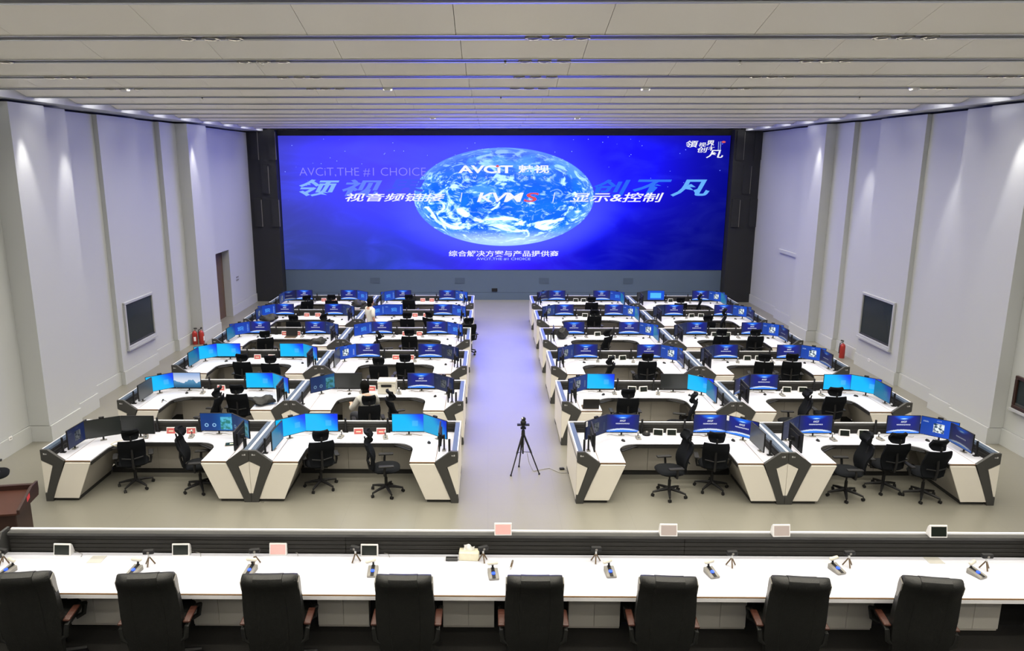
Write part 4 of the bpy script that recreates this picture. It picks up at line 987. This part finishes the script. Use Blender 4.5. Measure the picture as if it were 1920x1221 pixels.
ad = thing('power_adapter', 'small black power adapter on the floor by the front-row desk', 'adapter', (1.43, 13.50, 0), .2)
obj('case', MB().box(-.045, .045, -.03, .03, 0, .035).mesh('case', M['black'], bevel=.006), ad)
obj('lead', MB().tube([(.045, 0, .015), (.06, -.03, .008), (.065, -.08, .008)], .005, 5).mesh('lead', M['cable']), ad)

# ------------------------------------------------------------------ fire extinguishers, small wall fittings
def extinguisher(x, y, label, s=1.0):
    t = thing('fire_extinguisher', label, 'extinguisher', (x, y, 0), random.uniform(0, 3), 'fire extinguishers')
    obj('cylinder_body', MB().lathe([(.075, 0), (.08, .02), (.08, .36), (.065, .41), (.03, .44), (.025, .46)], 16).mesh('cylinder_body', M['red'], smooth=True), t)
    obj('valve', MB().cyl((0, 0, .46), (0, 0, .50), .018, n=8).mesh('valve', M['steel']), t)
    obj('handle', MB().box(-.015, .09, -.012, .012, .50, .52).box(-.015, .08, -.012, .012, .53, .545).mesh('handle', M['black']), t)
    obj('hose', MB().tube([(0, .02, .49), (.02, .09, .46), (.03, .10, .30), (.03, .095, .15)], .012, 6).mesh('hose', M['black']), t)
    obj('label_plate', MB().box(-.035, .035, -.085, -.07, .12, .26).mesh('label_plate', M['paper']), t)
extinguisher(-9.50, 23.46, 'red fire extinguisher, left one of the pair by the wall with the door')
extinguisher(-9.30, 23.50, 'red fire extinguisher, right one of the pair by the wall with the door')
extinguisher(10.68, 21.95, 'single red fire extinguisher by the wall without a door')
sw = thing('wall_switches', 'two dark switch plates on the wall beside the brown door', 'switch', (-9.80, 28.8, 1.25))
for z in (0, .11): obj('switch_plate', MB().box(0, .015, -.12, .12, z, z + .05).mesh('switch_plate', M['greyplastic']), sw)
for nm, x, y, lb, s in (('a', -9.65, 14.15, 'white socket low on the near part of the wall with the door', 1), ('b', 10.73, 20.45, 'white socket under the window in the wall without a door', -1), ('c', 10.91, 22.5, 'white socket low on the wall just beyond the single extinguisher', -1)):
    o = thing('wall_socket', lb, 'socket', (x, y, .34)); X0, X1 = sorted((0, s * .012))
    obj('socket_plate', MB().box(X0, X1, -.05, .05, -.04, .04).mesh('socket_plate', M['whiteplastic'], bevel=.003), o)
    obj('socket_holes', MB().box(*sorted((s * .012, s * .0135)), -.025, .025, -.01, .01).mesh('socket_holes', M['greyplastic']), o)

# ------------------------------------------------------------------ lectern and the chair at the picture edge
pd = thing('lectern', 'dark red-brown wooden lectern with a small red sticker', 'lectern', (-7.30, 10.10, -.11), R(10))
obj('body', MB().box(-.42, .42, -.26, .24, .19, .98).mesh('body', M['walnut'], bevel=.01), pd)
obj('plinth', MB().box(-.45, .45, -.29, .27, .11, .19).mesh('plinth', M['walnut']), pd)
obj('side_panel', MB().prism([(-.34, .95), (.33, .95), (.36, 1.03), (.36, 1.17), (.14, 1.17), (-.34, 1.02)], .47, .51, 'x').mesh('side_panel', M['walnut'], bevel=.004), pd)
obj('side_panel', MB().prism([(-.34, .95), (.33, .95), (.36, 1.03), (.36, 1.17), (.14, 1.17), (-.34, 1.02)], -.51, -.47, 'x').mesh('side_panel', M['walnut'], bevel=.004), pd)
obj('reading_top', MB().prism([(-.34, .97), (.24, 1.085), (.24, 1.06), (-.34, .945)], -.47, .47, 'x').mesh('reading_top', M['wood']), pd)
obj('front_lip', MB().box(-.47, .47, .24, .30, .97, 1.16).mesh('front_lip', M['walnut']), pd)
st_ = MB().add([(0, -.05, -.045), (0, .055, -.015), (0, .055, .06), (0, -.05, .035)], [(0, 1, 2, 3)]); obj('sticker', st_.mesh('sticker', M['redsticker']), pd, (.512, -.02, 1.06))
task_chair(-8.62, 12.05, -60, 'black office chair at the picture edge behind the lectern')

# ------------------------------------------------------------------ the long desk on the platform
FX0, FX1, FZ = -5.17, 5.75, 1.70
fd = thing('conference_desk', 'long white conference desk with a dark slatted back rail', 'desk', (0, 0, .95))
zz = -.95
def fpart(name, mb, m, label=None, bevel=0): 
    o = obj(name, mb.xf(Matrix.Translation((0, 0, zz))).mesh(name, M[m], bevel=bevel), fd)
    if label: o['label'] = label
fpart('worktop', MB().box(FX0, FX1, 6.52, 7.285, FZ - .03, FZ), 'white', 'white worktop')
fpart('edge_strip', MB().box(FX0, FX1, 6.508, 6.519, FZ - .012, FZ - .002), 'edge', 'thin brown edging strip')
fpart('edge_band', MB().box(FX0, FX1, 6.505, 6.518, FZ - .05, FZ - .013), 'alu', 'pale front edge band')
for i in range(4):
    for j_ in range(3):
        a = FX0 + .03 + j_ * (FX1 - FX0 - .06) / 3; b = a + (FX1 - FX0 - .06) / 3 - .002
        fpart('slat', MB().box(a, b, 7.295 - .0 * i, 7.325, FZ + .004 + i * .049, FZ + .047 + i * .049), 'slat', None, .004)
fpart('slat_backing', MB().box(FX0, FX1, 7.327, 7.345, .98, FZ + .235), 'slat')
fpart('rail_top', MB().box(FX0 + .03, FX1 - .03, 7.265, 7.332, FZ + .202, FZ + .240), 'frame', 'charcoal rail top', .006)
fpart('rail_edge', MB().box(FX0 + .03, FX1 - .03, 7.333, 7.362, FZ + .205, FZ + .252), 'alu', 'white rail edge')
for x0 in (FX0 - .03, FX1):
    fpart('end_cap', MB().prism([(6.52, .0 + .97), (7.37, .97), (7.37, FZ + .26), (7.24, FZ + .26), (7.05, FZ + .01), (6.52, FZ + .005)], x0, x0 + .03, 'x'), 'frame', 'charcoal end panel', .004)
fpart('back_panel', MB().box(FX0, FX1, 7.20, 7.24, .955, FZ - .03), 'kick')
for k in range(-3, 5):
    cx_ = -.20 + 1.33 * k
    for s in (0, 1):
        a = cx_ - .272 + s * .274
        fpart('cabinet_door', MB().box(a, a + .270, 7.075, 7.095, .985, FZ - .055), 'cabinet', None, .003)
    fpart('cabinet', MB().box(cx_ - .272, cx_ + .272, 7.096, 7.199, .955, FZ - .032), 'panel')
for x0, y0, x1, y1 in ((-4.21, 7.07, -4.06, 7.215), (4.63, 7.15, 4.79, 7.30 - .02), (-3.05, 7.10, -2.9, 7.22), (.62, 7.10, .77, 7.22)):
    fpart('cable_lid', MB().box(x0, x1, y0, y1, FZ + .0005, FZ + .004), 'cablelid' if x0 < -4 or x0 > 4 else 'whiteplastic', None, .001)
# small displays: four on the worktop, four on the rail
TB = {k: tablet_meshes(k, 1.0) for k in ('darkscreen', 'pinkscreen', 'greyscreen')}
cablead = MB().tube([(.08, .05, .02), (.14, .05, .006), (.20, .02, .006), (.22, -.04, .006)], .003, 5).mesh('lead', M['cable'])
for px, py, z, k, lb in ((118, 1041, 0, 'darkscreen', 'white-framed dark display, leftmost on the long white desk'), (340, 1041, 0, 'darkscreen', 'white-framed dark display, second on the long white desk'),
                      (522, 1040, 0, 'pinkscreen', 'pale pink display standing on the long white desk'), (693, 1042, 0, 'darkscreen', 'white-framed dark display beside the middle of the long white desk'),
                      (943, 1000, .2405, 'pinkscreen', 'pale pink display standing on the dark rail'), (1251, 1000, .2405, 'greyscreen', 'blank grey-pink display on the dark rail, second from left'),
                      (1460, 1000, .2405, 'greyscreen', 'blank grey-pink display on the dark rail, third from left'), (1751, 1001, .2405, 'darkscreen', 'white-framed dark display on the dark rail')):
    p = G(px, py, FZ + z)
    if z: p.y = 7.275
    t = thing('desk_display', lb, 'display', p, random.uniform(-.03, .03), 'small displays on the long desk')
    obj('tablet_body', TB[k][0], t); obj('tablet_screen', TB[k][1], t)
    if not z: obj('lead', cablead, t)
mb_ = MB().prism([(-.078, 0), (.078, 0), (.078, .055), (-.078, .022)], -.052, .052, 'x').mesh('base', M['greyplastic'], bevel=.006)
mstrip = MB().add([(-.018, -.079, .0235), (.018, -.079, .0235), (.018, .077, .0565), (-.018, .077, .0565)], [(0, 1, 2, 3)]).mesh('control_strip', M['black'])
mbt = MB().cyl((0, -.01, .036), (0, -.012, .046), .020, n=12).mesh('button', M['bluelamp'])
mnk = MB().tube([(0, .06, .045), (0, .07, .085), (0, .06, .105)], .011, 6).mesh('neck', M['black'])
mhd = MB().tube([(-.055, .05, .118), (-.045, .05, .118), (.045, .055, .118), (.055, .055, .118)], [.010, .019, .019, .010], 8).mesh('microphone_head', M['printer'], smooth=True)
NTH = ['leftmost', 'second', 'third', 'fourth', 'fifth', 'sixth', 'seventh', 'eighth', 'rightmost']
for i, (px, py, a) in enumerate([(14, 1074, -22), (252, 1074, -12), (469, 1074, -8), (699, 1076, 2), (925, 1081, 6), (1144, 1077, 4), (1334, 1078, 14), (1569, 1071, 18), (1831, 1079, 24)]):
    p = G(px, py, FZ)
    t = thing('desk_microphone', f'grey microphone with a glowing blue button, {NTH[i]} on the long white desk', 'microphone', p, R(a), 'microphones on the long desk')
    obj('base', mb_, t); obj('control_strip', mstrip, t); obj('button', mbt, t); obj('neck', mnk, t); obj('microphone_head', mhd, t, (0, 0, 0), R((-30, 10, 0, 90, 0, 80, 15, 10, 30)[i]) * .3)
wb_me = MB().box(-.056, .056, -.024, .026, .130, .176).mesh('camera_body', M['black'], bevel=.012, seg=2)
wl_me = MB().cyl((0, -.026, .152), (0, -.018, .152), .013, n=10).mesh('lens', M['greyplastic'])
wk_me = MB().cyl((0, 0, .095), (0, 0, .136), .010, n=8).mesh('ball_joint', M['steel'])
wleg = [MB().cyl((0, 0, .10), (.052 * math.cos(a), .052 * math.sin(a), .006), .0065, .0075, 6).mesh('leg', M['bronze']) for a in (R(-100), R(20), R(150))]
for i, (px, py, a) in enumerate([(8, 1058, -15), (281, 1060, 8), (479, 1058, 10), (667, 1053, -25), (906, 1053, 25), (1117, 1054, 0), (1371, 1062, 4), (1590, 1062, 6), (1847, 1068, 0)]):
    p = G(px, py, FZ)
    t = thing('tripod_webcam', f'black webcam on a mini tripod, {NTH[i]} on the long white desk', 'webcam', p, R(a), 'webcams on mini tripods')
    ob = obj('camera_body', wb_me, t); obj('lens', wl_me, ob); obj('ball_joint', wk_me, t)
    for lg in wleg: obj('leg', lg, t)
tb = thing('tissue_box', 'cream tissue box with a white tissue on the long desk', 'tissue box', (-.195, 7.215, FZ), R(-3))
obj('carton', MB().box(-.105, .105, -.06, .06, 0, .085).mesh('carton', M['cream'], bevel=.003), tb)
ts = MB(); rr_ = random.Random(3)
ts.grid([[(-.055 + .11 * j_ / 7 + rr_.uniform(-.006, .006), .02 * math.sin(j_ * 1.3 + i) * (.4 + i * .3), .084 + i * .022 + (.018 * math.sin(j_ * .9) if i == 3 else 0)) for j_ in range(8)] for i in range(4)])
ts.grid([[(-.05 + .10 * j_ / 7 + rr_.uniform(-.006, .006), .012 + .02 * math.cos(j_ * 1.1 + i) * (.4 + i * .3), .084 + i * .018) for j_ in range(8)] for i in range(4)])
obj('tissue', ts.mesh('tissue', M['paper'], smooth=True), tb)
bb = thing('small_box', 'small dark box beside the tissue box on the long desk', 'box', (-.378, 7.165, FZ), 0)
obj('case', MB().box(-.063, .063, -.022, .022, 0, .035).mesh('case', M['frame'], bevel=.004), bb)
obj('top_face', MB().box(-.057, .057, -.016, .016, .035, .037).mesh('top_face', M['black']), bb)
pn = thing('pen', 'dark pen lying on the long white desk behind the middle chair', 'pen', (.252, 7.08, FZ), R(-10))
obj('barrel', MB().cyl((0, -.07, .010), (0, .07, .010), .010, n=8).mesh('barrel', M['bronze']), pn)
obj('pen_tip', MB().cyl((0, -.07, .010), (0, -.10, .010), .009, .003, 8).mesh('pen_tip', M['steel']), pn)
obj('clip', MB().box(-.003, .003, .01, .06, .019, .022).mesh('clip', M['steel']), pn)

# ------------------------------------------------------------------ executive chairs
def exec_profile(mid):
    e = .005 if mid else 0
    return [(.0, .20), (-.05, .36), (-.08, .52), (-.10, .72), (-.125, .92), (-.155, 1.04), (-.185 - e, 1.085), (-.195 - e, 1.125), (-.18 - e, 1.160 + e), (-.145, 1.180 + e), (-.10, 1.175 + e), (-.06, 1.145 + e), (-.035, 1.09), (-.03, 1.02), (-.015, .92), (.03, .74), (.05, .56), (.05, .36), (.05, .20)]
def wshape(z): return .50 + .05 * math.sin(PI * min(1, max(0, (z - .36) / .82)) ** .8) - (.02 if z < .5 else 0)
def exec_strip(f0, f1, mid, n=4):
    pr_ = exec_profile(mid); mb = MB(); cols = []
    for i in range(n + 1):
        f = f0 + (f1 - f0) * i / n
        edge = abs(f) ** 6
        cols.append([(f * wshape(z) / 2, y * (1 - .0 * edge) + (-.055 - y) * .35 * edge + .02 * f * f, z - .018 * edge * (1 if z > 1.1 else 0)) for y, z in pr_])
    m = len(pr_); v = [p for c_ in cols for p in c_]
    f_ = [(i * m + j_, i * m + (j_ + 1) % m, (i + 1) * m + (j_ + 1) % m, (i + 1) * m + j_) for i in range(n) for j_ in range(m)]
    f_ += [tuple(range(m - 1, -1, -1)), tuple(range(n * m, (n + 1) * m))]
    return mb.add(v, f_)
xb = [('back_cushion', exec_strip(-.52, .52, True).mesh('back_cushion', M['leather'], smooth=True)),
      ('back_bolster', exec_strip(-1, -.525, False).mesh('back_bolster', M['leather'], smooth=True)), ('back_bolster', exec_strip(.525, 1, False).mesh('back_bolster', M['leather'], smooth=True)),
      ('seat', MB().box(-.26, .26, -.02, .47, .42, .55).mesh('seat', M['leather'], bevel=.045, seg=3, smooth=True)),
      ('column', MB().cyl((0, .2, .10), (0, .2, .44), .035, n=10).box(-.14, .14, .06, .34, .39, .425).mesh('column', M['black']))]
xside = [MB().prism([(-.12, 1.10), (-.05, 1.13), (-.028, 1.06), (-.01, .92), (-.055, .92), (-.10, 1.02)], s * .262 - .006, s * .262 + .006, 'x').mesh('side_panel', M['greyplastic'], bevel=.003) for s in (-1, 1)]
xarm = [(MB().tube([(s * .25, -.02, .42), (s * .29, -.03, .45), (s * .30, -.02, .55), (s * .30, .10, .575), (s * .30, .30, .570), (s * .305, .40, .52), (s * .29, .38, .42), (s * .23, .34, .40)], [.022, .024, .024, .022, .022, .024, .024, .022], 8).mesh('armrest', M['leather'], smooth=True),
         MB().box(s * .30 - .034, s * .30 + .034, -.02, .24, .585, .610).mesh('arm_pad', M['wood'], bevel=.012, seg=2)) for s in (-1, 1)]
xs_ = MB()
for i in range(5):
    a = R(90 + 72 * i); c_, s = math.cos(a), math.sin(a)
    xs_.tube([(.03 * c_, .2 + .03 * s, .11), (.18 * c_, .2 + .18 * s, .10), (.33 * c_, .2 + .33 * s, .08)], [.038, .03, .02], 6)
xstar = xs_.mesh('star_base', M['black'], smooth=True)
for i, (l, r_) in enumerate([(-25, 80), (207, 322), (447, 556), (703, 809), (950, 1057), (1200, 1311), (1447, 1561), (1690, 1812)]):
    p = G((l + r_) / 2, 1079, 2.13)
    rz = R((7, 5, 2, 0, 0, -3, -5, -8)[i])
    t = thing('executive_chair', f'black leather executive chair seen from behind, {(NTH[:7] + ["rightmost"])[i]} along the long white desk', 'chair', (p.x, 6.275, .95), rz, 'executive chairs along the long desk')
    for n_2, me in xb: obj(n_2, me, t)
    obj('star_base', xstar, t)
    for s in (0, 1):
        obj('side_panel', xside[s], t); ar = obj('armrest', xarm[s][0], t); obj('arm_pad', xarm[s][1], ar)
    for k in range(5):
        a = R(90 + 72 * k); obj('caster', cast_me, t, (.33 * math.cos(a), .2 + .33 * math.sin(a), 0), 1.0)
